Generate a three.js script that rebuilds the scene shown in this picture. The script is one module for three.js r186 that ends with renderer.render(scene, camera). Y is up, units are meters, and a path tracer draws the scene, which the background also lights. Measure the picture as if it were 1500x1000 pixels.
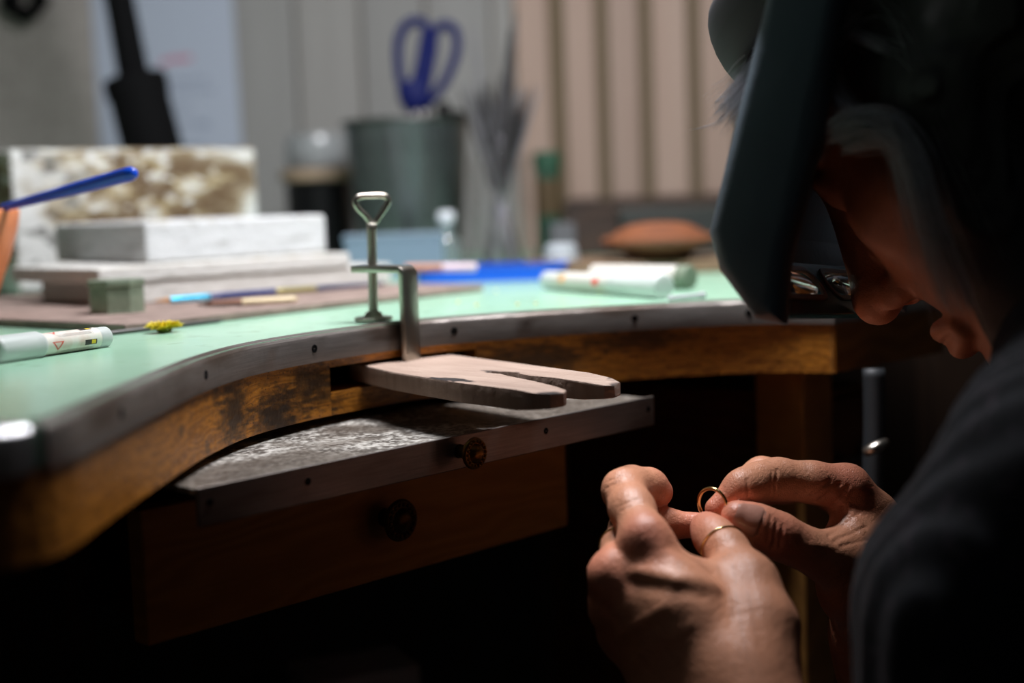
import * as THREE from 'three';
import { RoundedBoxGeometry } from 'three/addons/geometries/RoundedBoxGeometry.js';
import { mergeGeometries, mergeVertices, toCreasedNormals } from 'three/addons/utils/BufferGeometryUtils.js';
import { RectAreaLightUniformsLib } from 'three/addons/lights/RectAreaLightUniformsLib.js';

// ---------------------------------------------------------------- camera, lights, exposure
RectAreaLightUniformsLib.init();
const scene = new THREE.Scene();
scene.background = new THREE.Color(0x000000);
const EYE = 0.9675, FOCAL = 2083;                     // eye height (bench top is 0.90), focal length in pixels of 1500x1000
const camera = new THREE.PerspectiveCamera(27.0, 1.5, 0.05, 20);
camera.position.set(0, EYE, 0);
camera.rotation.order = 'YXZ';
camera.rotation.set(-0.10048, 0, -0.034907);
camera.focus = 0.71; camera.userData.fStop = 3.1;
scene.add(camera);
camera.updateMatrixWorld(true);

const renderer = new THREE.WebGLRenderer({ antialias: true });
renderer.toneMapping = THREE.LinearToneMapping;
renderer.toneMappingExposure = 1.0;
renderer.shadowMap.enabled = true;
renderer.shadowMap.type = THREE.PCFSoftShadowMap;

const LAMP = { at: [0.05, 1.50, -0.84], size: [0.34, 0.08], tilt: 0.5, turn: 0.0, power: 140, color: 0xfbfaff };
const UNSEEN_CEILING_LIGHT = { at: [-0.15, 2.46, -0.2], size: [0.6, 0.6], power: 0.38, color: 0xcfe2ff };

// ---------------------------------------------------------------- helpers
let seed = 12345;
const rnd = () => { seed = (seed * 1664525 + 1013904223) >>> 0; return seed / 4294967296; };
const rr = (a, b) => a + (b - a) * rnd();
const V = (x, y, z) => new THREE.Vector3(x, y, z);
const mm = 0.001;
const used = {};
function numbered(name) { const k = used[name] = (used[name] ?? -1) + 1; return k ? `${name}_${String(k).padStart(3, '0')}` : name; }
const fwd = V(0, 0, -1).applyQuaternion(camera.quaternion), rgt = V(1, 0, 0).applyQuaternion(camera.quaternion), upv = V(0, 1, 0).applyQuaternion(camera.quaternion);
const ray = (px, py) => fwd.clone().addScaledVector(rgt, (px - 750) / FOCAL).addScaledVector(upv, -(py - 500) / FOCAL);
const at = (px, py, d) => ray(px, py).multiplyScalar(d).add(camera.position);          // survey point at a measured distance
const onY = (px, py, y) => { const r = ray(px, py); return r.multiplyScalar((y - EYE) / r.y).add(camera.position); };
// bench frame: u along the front edge, v towards the jeweller, in millimetres; y in millimetres above the bench top
const TH = THREE.MathUtils.degToRad(46.4), BM = V(0.021, 0.9, -0.659);
const bt = V(Math.cos(TH), 0, -Math.sin(TH)), bn = V(Math.sin(TH), 0, Math.cos(TH));
const B = (u, y, v) => BM.clone().addScaledVector(bt, u * mm).addScaledVector(bn, v * mm).add(V(0, y * mm, 0));
const toUV = (x, z) => { const dx = x - BM.x, dz = z - BM.z; return [(dx * bt.x + dz * bt.z) / mm, (dx * bn.x + dz * bn.z) / mm]; };

function mesh(name, geo, mat, parent = scene, pos, rot) {
  const m = new THREE.Mesh(geo, mat); m.name = numbered(name); m.castShadow = m.receiveShadow = true;
  if (pos) m.position.copy(Array.isArray(pos) ? V(...pos) : pos);
  if (rot) m.rotation.set(...rot);
  parent.add(m); return m;
}
function tag(o, label, category, group, kind) {
  if (label) o.userData.label = label;
  if (category) o.userData.category = category;
  if (group) o.userData.group = group;
  if (kind) o.userData.kind = kind;
  return o;
}
function thing(name, label, category, pos = [0, 0, 0], turn = 0, group) {
  const o = new THREE.Group(); o.name = numbered(name); scene.add(o);
  o.position.copy(Array.isArray(pos) ? V(...pos) : pos); o.rotation.y = turn;
  return tag(o, label, category, group);
}
function boxUV(geo) {                                    // uv in metres, looked up from the dominant axis of each face
  const g = geo.index ? geo.toNonIndexed() : geo, p = g.attributes.position, uv = new Float32Array(p.count * 2);
  const a = V(), b = V(), c = V();
  for (let i = 0; i < p.count; i += 3) {
    a.fromBufferAttribute(p, i); b.fromBufferAttribute(p, i + 1); c.fromBufferAttribute(p, i + 2);
    const n = b.clone().sub(a).cross(c.clone().sub(a)), x = Math.abs(n.x), y = Math.abs(n.y), z = Math.abs(n.z);
    for (let k = 0; k < 3; k++) {
      const q = [a, b, c][k];
      const [s, t] = x > y && x > z ? [q.z, q.y] : y > z ? [q.x, q.z] : [q.x, q.y];
      uv[(i + k) * 2] = s; uv[(i + k) * 2 + 1] = t;
    }
  }
  g.setAttribute('uv', new THREE.BufferAttribute(uv, 2)); return g;
}
const rbox = (w, h, d, r = 1, s = 2) => boxUV(new RoundedBoxGeometry(w * mm, h * mm, d * mm, s, r * mm));
const lathe = (pts, seg = 40) => new THREE.LatheGeometry(pts.map(([r, y]) => new THREE.Vector2(Math.max(r, 0.0001) * mm, y * mm)), seg);
const crease = (g, a = 0.6) => toCreasedNormals(g, a);
function slab(pts, y0, y1, bevel = 0, holes = []) {       // outline in (u, v) mm, from height y0 to y1
  const sh = new THREE.Shape(pts.map(([u, v]) => new THREE.Vector2(u * mm, -v * mm)));
  for (const h of holes) sh.holes.push(new THREE.Path(h.map(([u, v]) => new THREE.Vector2(u * mm, -v * mm))));
  const g = new THREE.ExtrudeGeometry(sh, { depth: (y1 - y0 - 2 * bevel) * mm, bevelEnabled: bevel > 0, bevelSize: bevel * mm, bevelThickness: bevel * mm, bevelOffset: -bevel * mm, bevelSegments: 2, curveSegments: 8 });
  g.rotateX(-Math.PI / 2); g.translate(0, (y0 + bevel) * mm, 0); return boxUV(g);
}
function plate(pts, depth, bevel = 0, holes = [], seg = 2) { // outline in (x, y) metres, extruded along +z
  const sh = new THREE.Shape(pts.map(([x, y]) => new THREE.Vector2(x, y)));
  for (const h of holes) sh.holes.push(new THREE.Path(h.map(([x, y]) => new THREE.Vector2(x, y))));
  return new THREE.ExtrudeGeometry(sh, { depth, bevelEnabled: bevel > 0, bevelSize: bevel, bevelThickness: bevel, bevelOffset: 0, bevelSegments: seg, curveSegments: 10 });
}
// a tube with a radius at every point (Vector3 list), closed at both ends
function limb(pts, radii, radial = 10, flat = 1, flatDir) {
  const pos = [], idx = [], uv = [], N = pts.length; let nrm = null, len = 0;
  for (let i = 0; i < N; i++) {
    const t = pts[Math.min(i + 1, N - 1)].clone().sub(pts[Math.max(i - 1, 0)]).normalize();
    if (!nrm) { nrm = (flatDir ? flatDir.clone() : Math.abs(t.y) < 0.9 ? V(0, 1, 0) : V(1, 0, 0)); }
    nrm.addScaledVector(t, -nrm.dot(t)).normalize();
    const bi = t.clone().cross(nrm), r = Array.isArray(radii) ? radii[i] : radii;
    if (i) len += pts[i].distanceTo(pts[i - 1]);
    for (let k = 0; k <= radial; k++) {
      const a = k / radial * Math.PI * 2;
      const q = pts[i].clone().addScaledVector(nrm, Math.cos(a) * r * flat).addScaledVector(bi, Math.sin(a) * r);
      pos.push(q.x, q.y, q.z); uv.push(a / 6.2832 * 0.05, len);
    }
  }
  const R = radial + 1;
  for (let i = 0; i < N - 1; i++) for (let k = 0; k < radial; k++) { const a = i * R + k; idx.push(a, a + 1, a + R, a + 1, a + R + 1, a + R); }
  for (const [i, f] of [[0, 1], [N - 1, 0]]) {
    const c = pos.length / 3; pos.push(pts[i].x, pts[i].y, pts[i].z); uv.push(0, 0);
    for (let k = 0; k < radial; k++) { const a = i * R + k; f ? idx.push(c, a + 1, a) : idx.push(c, a, a + 1); }
  }
  const g = new THREE.BufferGeometry();
  g.setAttribute('position', new THREE.Float32BufferAttribute(pos, 3)); g.setAttribute('uv', new THREE.Float32BufferAttribute(uv, 2));
  g.setIndex(idx); g.computeVertexNormals(); return g;
}
const smooth = (pts, n) => new THREE.CatmullRomCurve3(pts, false, 'centripetal').getPoints(n);
const ropeTube = (pts, r, seg = 60, radial = 10, closed = false) => new THREE.TubeGeometry(new THREE.CatmullRomCurve3(pts, closed, 'centripetal'), seg, r, radial, closed);
// a profile [(outward, y)] swept along a plan path [(u, v)], both mm; outward is left of the path's direction seen from above
function sweep(path, prof, ends = true) {
  const N = path.length, P = prof.length, pos = [], uv = [], idx = []; let s = 0; const rows = [];
  for (let i = 0; i < N; i++) {
    const a = path[Math.max(i - 1, 0)], b = path[i], c = path[Math.min(i + 1, N - 1)];
    const d1 = new THREE.Vector2(b[0] - a[0], b[1] - a[1]), d2 = new THREE.Vector2(c[0] - b[0], c[1] - b[1]);
    if (!i) d1.copy(d2); if (i === N - 1) d2.copy(d1); d1.normalize(); d2.normalize();
    const n1 = new THREE.Vector2(-d1.y, d1.x), n = n1.clone().add(new THREE.Vector2(-d2.y, d2.x)).normalize(); n.multiplyScalar(1 / Math.max(0.5, n.dot(n1)));
    if (i) s += Math.hypot(b[0] - a[0], b[1] - a[1]);
    rows.push(prof.map(([o, y]) => [b[0] + n.x * o, y, b[1] + n.y * o, s]));
  }
  let l = 0; const L = prof.map((q, j) => (l += j ? Math.hypot(q[0] - prof[j - 1][0], q[1] - prof[j - 1][1]) : 0));
  const put = (q, j) => { pos.push(q[0] * mm, q[1] * mm, q[2] * mm); uv.push(q[3] * mm, L[j] * mm); };
  for (let i = 0; i < N - 1; i++) for (let j = 0; j < P; j++) {
    const k = (j + 1) % P, a = rows[i][j], b = rows[i + 1][j], c = rows[i + 1][k], d = rows[i][k], lk = k ? k : j;
    put(a, j); put(b, j); put(c, lk); put(a, j); put(c, lk); put(d, lk);
  }
  if (ends) for (const [i, f] of [[0, 0], [N - 1, 1]]) {
    const tri = THREE.ShapeUtils.triangulateShape(prof.map(([o, y]) => new THREE.Vector2(o, y)), []);
    for (const t of tri) for (const j of f ? t : [t[2], t[1], t[0]]) put(rows[i][j], j);
  }
  const g = new THREE.BufferGeometry();
  g.setAttribute('position', new THREE.Float32BufferAttribute(pos, 3)); g.setAttribute('uv', new THREE.Float32BufferAttribute(uv, 2));
  g.computeVertexNormals(); return toCreasedNormals(g, 0.5);
}
function place(geo, from, to) {                          // geometry along +y from the origin -> starting at from, pointing to to
  const q = new THREE.Quaternion().setFromUnitVectors(V(0, 1, 0), to.clone().sub(from).normalize());
  return geo.clone().applyQuaternion(q).translate(from.x, from.y, from.z);
}
const merge = (list) => mergeGeometries(list.map((g) => { const h = g.index ? g.toNonIndexed() : g.clone(); for (const k of Object.keys(h.attributes)) if (!['position', 'normal', 'uv'].includes(k)) h.deleteAttribute(k); if (!h.attributes.uv) h.setAttribute('uv', new THREE.BufferAttribute(new Float32Array(h.attributes.position.count * 2), 2)); return h; }));

// ---------------------------------------------------------------- noise and textures
const hash = (x, y, s) => { let h = (x * 374761393 + y * 668265263 + s * 1274126177) | 0; h = Math.imul(h ^ (h >>> 13), 1274126177); return ((h ^ (h >>> 16)) >>> 0) / 4294967296; };
function vnoise(x, y, per, s) {
  const xi = Math.floor(x), yi = Math.floor(y), fx = x - xi, fy = y - yi, m = (a) => ((a % per) + per) % per;
  const u = fx * fx * (3 - 2 * fx), v = fy * fy * (3 - 2 * fy);
  const a = hash(m(xi), m(yi), s), b = hash(m(xi + 1), m(yi), s), c = hash(m(xi), m(yi + 1), s), d = hash(m(xi + 1), m(yi + 1), s);
  return a + (b - a) * u + (c - a) * v + (a - b - c + d) * u * v;
}
function fbm(u, v, per, oct = 4, s = 1) { let t = 0, a = 0.5, w = 0; for (let i = 0; i < oct; i++) { t += a * vnoise(u * per, v * per, per, s + i * 17); w += a; a *= 0.5; per *= 2; } return t / w; }
const sstep = (a, b, x) => { const t = Math.min(1, Math.max(0, (x - a) / (b - a))); return t * t * (3 - 2 * t); };
const mixc = (a, b, t) => [a[0] + (b[0] - a[0]) * t, a[1] + (b[1] - a[1]) * t, a[2] + (b[2] - a[2]) * t];
function tex(w, h, size, fn, color = true) {              // fn(u, v) -> [r, g, b] or a grey, 0..255; size in metres of one repeat (number or [w, h])
  const d = new Uint8Array(w * h * 4);
  for (let j = 0; j < h; j++) for (let i = 0; i < w; i++) {
    const c = fn((i + 0.5) / w, (j + 0.5) / h), k = (j * w + i) * 4;
    for (let q = 0; q < 3; q++) d[k + q] = Math.max(0, Math.min(255, Array.isArray(c) ? c[q] : c));
    d[k + 3] = 255;
  }
  const t = new THREE.DataTexture(d, w, h); t.wrapS = t.wrapT = THREE.RepeatWrapping; t.magFilter = THREE.LinearFilter; t.minFilter = THREE.LinearMipmapLinearFilter; t.generateMipmaps = true;
  if (color) t.colorSpace = THREE.SRGBColorSpace;
  const [a, b] = Array.isArray(size) ? size : [size, size]; t.repeat.set(1 / a, 1 / b); t.needsUpdate = true; return t;
}
const std = (o) => new THREE.MeshStandardMaterial({ roughness: 0.7, ...o });
const phys = (o) => new THREE.MeshPhysicalMaterial({ roughness: 0.4, ...o });
const grainBump = tex(256, 256, 0.05, (u, v) => 255 * fbm(u, v, 16, 4, 3), false);
const woodFn = (light, dark, rings, s) => (u, v) => {
  const w = fbm(u, v, 3, 3, s), g = Math.sin((v * rings + w * 5 + 0.6 * fbm(u, v, 8, 2, s + 5)) * Math.PI * 2) * 0.5 + 0.5, f = fbm(u * 0.25, v, 64, 2, s + 9);
  return mixc(dark, light, 0.25 + 0.5 * g * (0.6 + 0.4 * w) + 0.3 * f);
};
const M = {};
M.oak = std({ map: tex(512, 512, 0.25, woodFn([168, 112, 46], [112, 70, 24], 14, 21)), roughness: 0.5, bumpMap: grainBump, bumpScale: 0.0003 });
M.oakDark = std({ map: tex(256, 256, 0.25, woodFn([116, 68, 32], [72, 38, 18], 10, 31)), roughness: 0.6 });
M.darkWood = std({ map: tex(256, 256, 0.3, woodFn([62, 42, 28], [34, 22, 15], 9, 41)), roughness: 0.65 });
M.black = std({ color: 0x17161a, roughness: 0.45 });
M.blackMatte = phys({ color: 0x040405, roughness: 0.85, specularIntensity: 0.3 });
const scratch = tex(512, 512, [0.3, 0.06], (u, v) => { const s = fbm(u * 0.2, v, 128, 2, 51), g = fbm(u, v, 6, 4, 55); const k = fbm(u, v, 3, 3, 57); return mixc(mixc([112, 106, 101], [136, 129, 124], s), [78, 64, 55], 0.75 * sstep(0.45, 0.7, 0.5 * g + 0.5 * k)); });
M.alu = std({ map: scratch, metalness: 0.65, roughness: 0.38, bumpMap: grainBump, bumpScale: 0.0001 });
M.aluBright = std({ color: 0xc8c8ca, metalness: 0.9, roughness: 0.28 });
M.steel = std({ color: 0xb9b3a8, metalness: 1, roughness: 0.3, bumpMap: grainBump, bumpScale: 0.00008 });
M.darkSteel = std({ color: 0x5d5b5a, metalness: 0.9, roughness: 0.42 });
M.brass = std({ color: 0x8f6a35, metalness: 1, roughness: 0.38 });
M.gold = std({ color: 0xf0cf90, metalness: 1, roughness: 0.16 });
M.hole = std({ color: 0x050505, roughness: 1 });

// ---------------------------------------------------------------- the room
const ROOM = { x0: -0.95, x1: 2.0, z0: -1.8135, z1: 1.9, h: 2.5 };
const plaster = std({ map: tex(128, 128, 0.6, (u, v) => mixc([168, 164, 158], [186, 182, 176], fbm(u, v, 6, 4, 61))), roughness: 0.9 });
const dimPlaster = std({ color: 0x6f6860, roughness: 0.95 });
const floorMat = std({ map: tex(256, 256, 0.5, woodFn([74, 52, 36], [46, 30, 20], 8, 71)), roughness: 0.6 });
{
  const { x0, x1, z0, z1, h } = ROOM, w = (x1 - x0), d = (z1 - z0), cx = (x0 + x1) / 2, cz = (z0 + z1) / 2, T = 0.1;
  const S = (name, sx, sy, sz, p, m) => tag(mesh(name, boxUV(new THREE.BoxGeometry(sx, sy, sz)), m, scene, p), null, null, null, 'structure');
  S('floor', w + 2 * T, T, d + 2 * T, [cx, -T / 2, cz], floorMat);
  S('ceiling', w + 2 * T, T, d + 2 * T, [cx, h + T / 2, cz], dimPlaster);
  S('wall_left', T, h, d, [x0 - T / 2, h / 2, cz], plaster);
  S('wall_right', T, h, d, [x1 + T / 2, h / 2, cz], dimPlaster);
  S('wall_front', w + 2 * T, h, T, [cx, h / 2, z1 + T / 2], dimPlaster);
  const wb = S('wall_back', w + 2 * T, h, T, [cx, h / 2, z0 - T / 2], std({ color: 0x6a5c48, roughness: 0.95 }));
  // boards of the back wall: pale close-set ones on the left, pink-beige ones with open joints on the right
  const pale = [[142, 141, 138], [147, 145, 141], [138, 137, 134]].map((c, i) => std({ map: tex(64, 256, [0.09, 0.5], (u, v) => mixc([c[0] - 10, c[1] - 10, c[2] - 10], c, fbm(u, v * 0.3, 8, 3, 80 + i))), roughness: 0.75 }));
  const pink = [[172, 149, 134], [177, 154, 139], [167, 145, 131]].map((c, i) => std({ map: tex(64, 256, [0.06, 0.5], (u, v) => mixc([c[0] - 12, c[1] - 14, c[2] - 14], c, fbm(u, v * 0.3, 8, 3, 90 + i))), roughness: 0.7 }));
  const gx = (px) => { const r = ray(px, 150); return r.x / -r.z * 1.8; };
  const board = (xa, xb, y0, y1, m) => { const g = rbox((xb - xa) * 1000, (y1 - y0) * 1000, 11, 3); const o = mesh('plank', g, m, wb); o.position.set((xa + xb) / 2 - wb.position.x, (y0 + y1) / 2 - wb.position.y, -1.8085 - wb.position.z); };
  let xs = [ROOM.x0]; for (let x = gx(440) - 6 * 0.082; x < gx(760); x += 0.0815) xs.push(x);
  xs = xs.filter((x, i) => !i || x > ROOM.x0 + 0.03); xs.push(gx(757)); xs.push(gx(816) - 0.007);
  for (let i = 0; i < xs.length - 1; i++) board(xs[i] + 0.0012, xs[i + 1] - 0.0012, 0.0, 2.5, i < xs.length - 2 ? pale[i % 3] : pink[0]);
  const gaps = [820, 884, 948, 1019].map(gx); let s = 0.0575; while (gaps[gaps.length - 1] < ROOM.x1 - 0.05) gaps.push(gaps[gaps.length - 1] + s);
  for (let i = 0; i < gaps.length - 1; i++) board(gaps[i] + 0.0085, gaps[i + 1] - 0.0085, 0.9625, 2.5, pink[(i * 2) % 3]);
  const xr = gx(822);
  tag(mesh('trim_1', rbox((ROOM.x1 - xr) * 1000, 20, 30, 2), M.darkWood, scene, [(ROOM.x1 + xr) / 2, 0.9515, -1.808]), null, null, null, 'structure');
  // unseen square ceiling light, out of view, placed to light hood and jacket faintly
  const c = thing('unseen_ceiling_light', 'unseen square white ceiling light with a thin frame, out of view, faintly lighting the jeweller', 'ceiling light', [UNSEEN_CEILING_LIGHT.at[0], ROOM.h, UNSEEN_CEILING_LIGHT.at[2]]);
  mesh('frame', crease(merge([new THREE.BoxGeometry(0.66, 0.03, 0.03).translate(0, -0.015, 0.315), new THREE.BoxGeometry(0.66, 0.03, 0.03).translate(0, -0.015, -0.315), new THREE.BoxGeometry(0.03, 0.03, 0.6).translate(0.315, -0.015, 0), new THREE.BoxGeometry(0.03, 0.03, 0.6).translate(-0.315, -0.015, 0)])), std({ color: 0xd0d0d0 }), c);
  mesh('diffuser', new THREE.BoxGeometry(0.6, 0.01, 0.6).translate(0, -0.02, 0), std({ color: 0xffffff, emissive: UNSEEN_CEILING_LIGHT.color, emissiveIntensity: 0.05 }), c);
  const L = new THREE.RectAreaLight(UNSEEN_CEILING_LIGHT.color, UNSEEN_CEILING_LIGHT.power, ...UNSEEN_CEILING_LIGHT.size); L.position.set(UNSEEN_CEILING_LIGHT.at[0], UNSEEN_CEILING_LIGHT.at[1], UNSEEN_CEILING_LIGHT.at[2]); L.rotation.set(-Math.PI / 2, 0, 0); L.name = 'unseen_ceiling_light_glow'; scene.add(L);
}

// ---------------------------------------------------------------- the workbench
const dense = (pts, n) => new THREE.CatmullRomCurve3(pts.map(([u, v]) => V(u, 0, v)), false, 'centripetal').getPoints(n).map((p) => [p.x, p.z]);
const CURVE = dense([[-290, 16.5], [-276, 15.6], [-264, 12], [-252, 4.5], [-238, -8], [-220, -24], [-198, -43], [-177, -61], [-152, -82], [-119, -108], [-78, -133], [-35, -147], [5, -153], [45, -155], [86, -145], [133, -124], [190, -93], [232, -62], [254, -34], [262, -9]], 120);
const WING_L = [[-392, 16.5], [-330, 16.5], [-294, 16.5]], WING_R = [[262, -9], [320, -6], [392, -2]];
const offs = (path, d) => path.map((p, i) => { const a = path[Math.max(0, i - 1)], c = path[Math.min(path.length - 1, i + 1)], x = c[0] - a[0], y = c[1] - a[1], l = Math.hypot(x, y); return [p[0] - y / l * d, p[1] + x / l * d]; });
const bench = thing('workbench', 'corner workbench with mint green top, metal-edged curved cutout and amber wood apron', 'workbench', [BM.x, 0, BM.z], TH);
{
  const up = (o) => { o.position.y = 0.9; return o; };
  const wr = B(392, 0, -2), wl = B(-392, 0, 16.5);
  const corners = [[wr.x, -1.798], [-0.945, -1.798], [-0.945, wl.z]].map(([x, z]) => toUV(x, z));
  const front = [...offs(WING_L, -1.6), ...offs(CURVE, -1.6), ...offs(WING_R, -1.6)];
  const mint = std({ map: tex(512, 512, 0.4, (u, v) => { const a = fbm(u, v, 5, 4, 101), b = fbm(u, v, 40, 3, 103); let c = mixc([146, 190, 162], [166, 206, 180], a); if (b > 0.68) c = mixc(c, [112, 146, 118], (b - 0.68) * 2.4); return c; }), roughness: 0.24 });
  up(tag(mesh('bench_top', slab([...front, ...corners], -14, 0), mint, bench), 'mint green laminate top'));
  const prof = [[0.6, -15], [0.6, -4.2], [0.4, -2.9], [-0.2, -1.7], [-1.1, -0.7], [-2.3, 0.1], [-3.8, 0.6], [-6.5, 0.7], [-7.2, 0.2], [-7.2, -0.3], [-3.4, -1.2], [-1.5, -4.5], [-1.5, -15]];
  up(tag(mesh('metal_edge', sweep(CURVE.filter((p) => p[0] > -266.5), prof), M.alu, bench), 'curved metal edge strip with screws'));
  const wide = prof.map(([o, y]) => [o < -6 ? o - 9 : o, y]);
  up(mesh('metal_edge', sweep([...WING_L, ...CURVE.filter((p) => p[0] < -269)], wide), M.aluBright, bench)); up(mesh('metal_edge', sweep(WING_R.map((p, i) => i ? p : [262.4, -8.9]), prof), M.alu, bench));
  for (const [u, v, y] of [[-212, -31, -7.5], [-125.4, -103.5, -7.5], [-23, -149.5, -7.5], [78.5, -147.4, -7.5], [178, -100, -7.5], [238, -55, -7.5], [-300, 16.5, -7.5]]) {
    let k = 0; CURVE.forEach((p, i) => { if (Math.abs(p[0] - u) < Math.abs(CURVE[k][0] - u)) k = i; });
    const p = u < -270 ? [u, v] : CURVE[k], a = CURVE[Math.max(0, k - 1)], b = CURVE[Math.min(CURVE.length - 1, k + 1)], n = u < -270 ? V(0, 0, 1) : V(-(b[1] - a[1]), 0, b[0] - a[0]).normalize();
    const s0 = V(p[0] * mm, y * mm, p[1] * mm).addScaledVector(n, 0.4 * mm), g = lathe([[0.3, 0.2], [1.0, 0.25], [1.9, 0.5], [2.2, 0.35], [2.2, 0]], 14);
    up(mesh('screw', place(g, s0, s0.clone().add(n)), M.blackMatte, bench));
  }
  // apron: amber wood following the curve, with the slot for the bench pin left open
  const grain = (u, v) => { const w = fbm(u * 4, v, 8, 3, 111), g = Math.sin((v * 9 + w * 3.2 + Math.sin(u * 26) * 0.5) * Math.PI * 2) * 0.5 + 0.5, f = fbm(u * 0.6, v * 4, 64, 2, 117); return mixc([120, 70, 18], [206, 134, 44], 0.2 + 0.45 * g + 0.35 * f); };
  const spots = [[0.245, 0.45, 0.025, 0.7, 0.9], [0.285, 0.7, 0.03, 0.55, 1], [0.318, 0.35, 0.03, 0.5, 0.9], [0.47, 0.4, 0.05, 0.45, 0.8], [0.54, 0.15, 0.05, 0.3, 0.7], [0.225, 0.1, 0.008, 0.25, 0.5], [0.175, 0.35, 0.006, 0.1, 0.5], [0.21, 0.75, 0.005, 0.12, 0.5]];
  const apronMap = tex(2048, 192, [0.8, 0.035], (u, v) => {
    let c = grain(u, v); const s = u * 0.8, n = fbm(u * 8, v, 16, 4, 121);
    for (const [a, b, ra, rb, k] of spots) { const q = Math.hypot((s - a) / ra, (v - b) / rb) + (n - 0.5) * 0.9; c = mixc(c, [30, 20, 14], k * 0.85 * (1 - sstep(0.1, 1.0, q))); }
    const fleck = fbm(u * 16, v, 48, 2, 131); if (fleck > 0.7) c = mixc(c, [50, 28, 14], 0.5 * sstep(0.7, 0.78, fleck)); return c;
  });
  const apronMat = std({ map: apronMap, roughness: 0.42, bumpMap: grainBump, bumpScale: 0.0004 });
  const face = (a, b) => [[-1, b], [-1, a], [-24, a], [-24, b]];
  const iA = CURVE.findIndex((p) => p[0] > -14), iB = CURVE.findIndex((p) => p[0] > 88);
  const uvFix = (g, s0, y0) => { const a = g.attributes.uv; for (let i = 0; i < a.count; i++) a.setXY(i, a.getX(i) + s0, Math.min(0.0349, Math.max(0.0002, a.getY(i) + y0))); return g; };
  const len = (p) => p.reduce((t, q, i) => t + (i ? Math.hypot(q[0] - p[i - 1][0], q[1] - p[i - 1][1]) : 0), 0) * mm;
  const l1 = len(CURVE.slice(0, iA + 1)), l2 = len(CURVE.slice(0, iB + 1));
  const ap = merge([uvFix(sweep(CURVE.slice(0, iA + 1), face(-45, -15)), 0, 0), uvFix(sweep(CURVE.slice(iA, iB + 1), face(-19.2, -15)), l1, 0.0258), uvFix(sweep(CURVE.slice(iA, iB + 1), face(-45, -33)), l1, 0), uvFix(sweep(CURVE.slice(iB), face(-45, -15)), l2, 0)]);
  up(tag(mesh('apron', ap, apronMat, bench), 'curved amber wood apron with dark burn stains'));
  up(mesh('apron', sweep([[262, -9.5], [320, -6.5], [391, -2.5]], [[-1, -45], [-1, -15], [-22, -15], [-22, -45]]), M.oak, bench));
  up(mesh('apron', sweep([[-392, 16], [-330, 16], [-290, 16]], [[-1, -45], [-1, -15], [-24, -15], [-24, -45]]), M.oak, bench));
  up(mesh('slot_dark_back', slab([[-14, -182], [88, -178], [88, -200], [-14, -204]], -33, -19), M.blackMatte, bench));  // black block behind the slot, its colour stands for the shade inside
  const legWood = std({ map: tex(128, 128, 0.25, woodFn([166, 118, 56], [124, 82, 36], 8, 171)), roughness: 0.6 });
  // under-frame, legs and side panels
  up(mesh('under_board', slab([...offs(WING_L, -26), ...offs(CURVE, -26), ...offs(WING_R, -26), ...corners.map(([u, v], i) => [u + (i ? 10 : -12), v])], -20, -14.2), M.darkWood, bench));
  const leg = (u0, u1, v0, v1, y1 = -45, m = legWood) => up(mesh('leg', rbox(u1 - u0, 900 + y1, v1 - v0, 2).translate((u0 + u1) / 2 * mm, (y1 - 900) / 2 * mm, (v0 + v1) / 2 * mm), m, bench));
  leg(266, 301, -70, -34); leg(-301, -266, -70, -34);
  leg(-120, -80, -860, -820, -20.5); leg(354, 388, -330, -290);
  // two pull-outs under the cutout: a metal-fronted catch tray and a wooden drawer
  const swarf = std({ map: tex(512, 512, 0.22, (u, v) => { const a = fbm(u, v, 48, 3, 141), b = fbm(u, v, 10, 3, 143), c = fbm(u, v, 120, 2, 145); let q = mixc([66, 60, 54], [178, 174, 166], sstep(0.38, 0.62, 0.55 * a + 0.45 * b)); q = mixc(q, [232, 228, 220], 0.75 * sstep(0.55, 0.68, c)); q = mixc(q, [52, 42, 32], 0.5 * sstep(0.42, 0.32, c)); q = mixc(q, [150, 146, 138], 0.25); q = mixc(q, [70, 60, 50], 0.65 * sstep(0.46, 0.62, fbm(u, v, 5, 3, 147))); return q; }), metalness: 0.25, roughness: 0.5, bumpMap: grainBump, bumpScale: 0.0012 });
  const tray = up(tag(mesh('catch_tray', slab([[-157, -65.5], [152, -65.5], [152, -430], [-157, -430]], -53, -50, 0.4), swarf, bench), 'shallow metal catch tray strewn with silvery filings'));
  const low = (o) => { o.position.set(0, 0, 0); return o; };
  low(mesh('front_strip', rbox(312, 17, 1.8, 0.5).translate(-2.5 * mm, -57.5 * mm, -64.4 * mm), M.alu, tray));
  for (const u of [-152.5, -100, 60, 148]) low(mesh('screw', place(lathe([[0.3, 0.1], [0.9, 0.15], [1.5, 0.35], [1.8, 0]], 12), V(u * mm, -56 * mm, -63.5 * mm), V(u * mm, -56 * mm, 0)), M.blackMatte, tray));
  const knobGeo = (() => { const parts = [lathe([[0.1, 0], [3.6, 0], [3.2, 3], [2.6, 6], [4.2, 8], [7.4, 9.2], [8.1, 10.4], [7.7, 11.6], [6.4, 12.2], [5.2, 11.7], [4.6, 12.2], [3.8, 13.6], [2.2, 14.6], [0.1, 14.8]], 36)];
    for (let i = 0; i < 18; i++) { const a = i / 18 * Math.PI * 2; parts.push(new THREE.SphereGeometry(0.95 * mm, 8, 6).translate(Math.cos(a) * 6.1 * mm, 12.1 * mm, Math.sin(a) * 6.1 * mm)); } return merge(parts); })();
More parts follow.
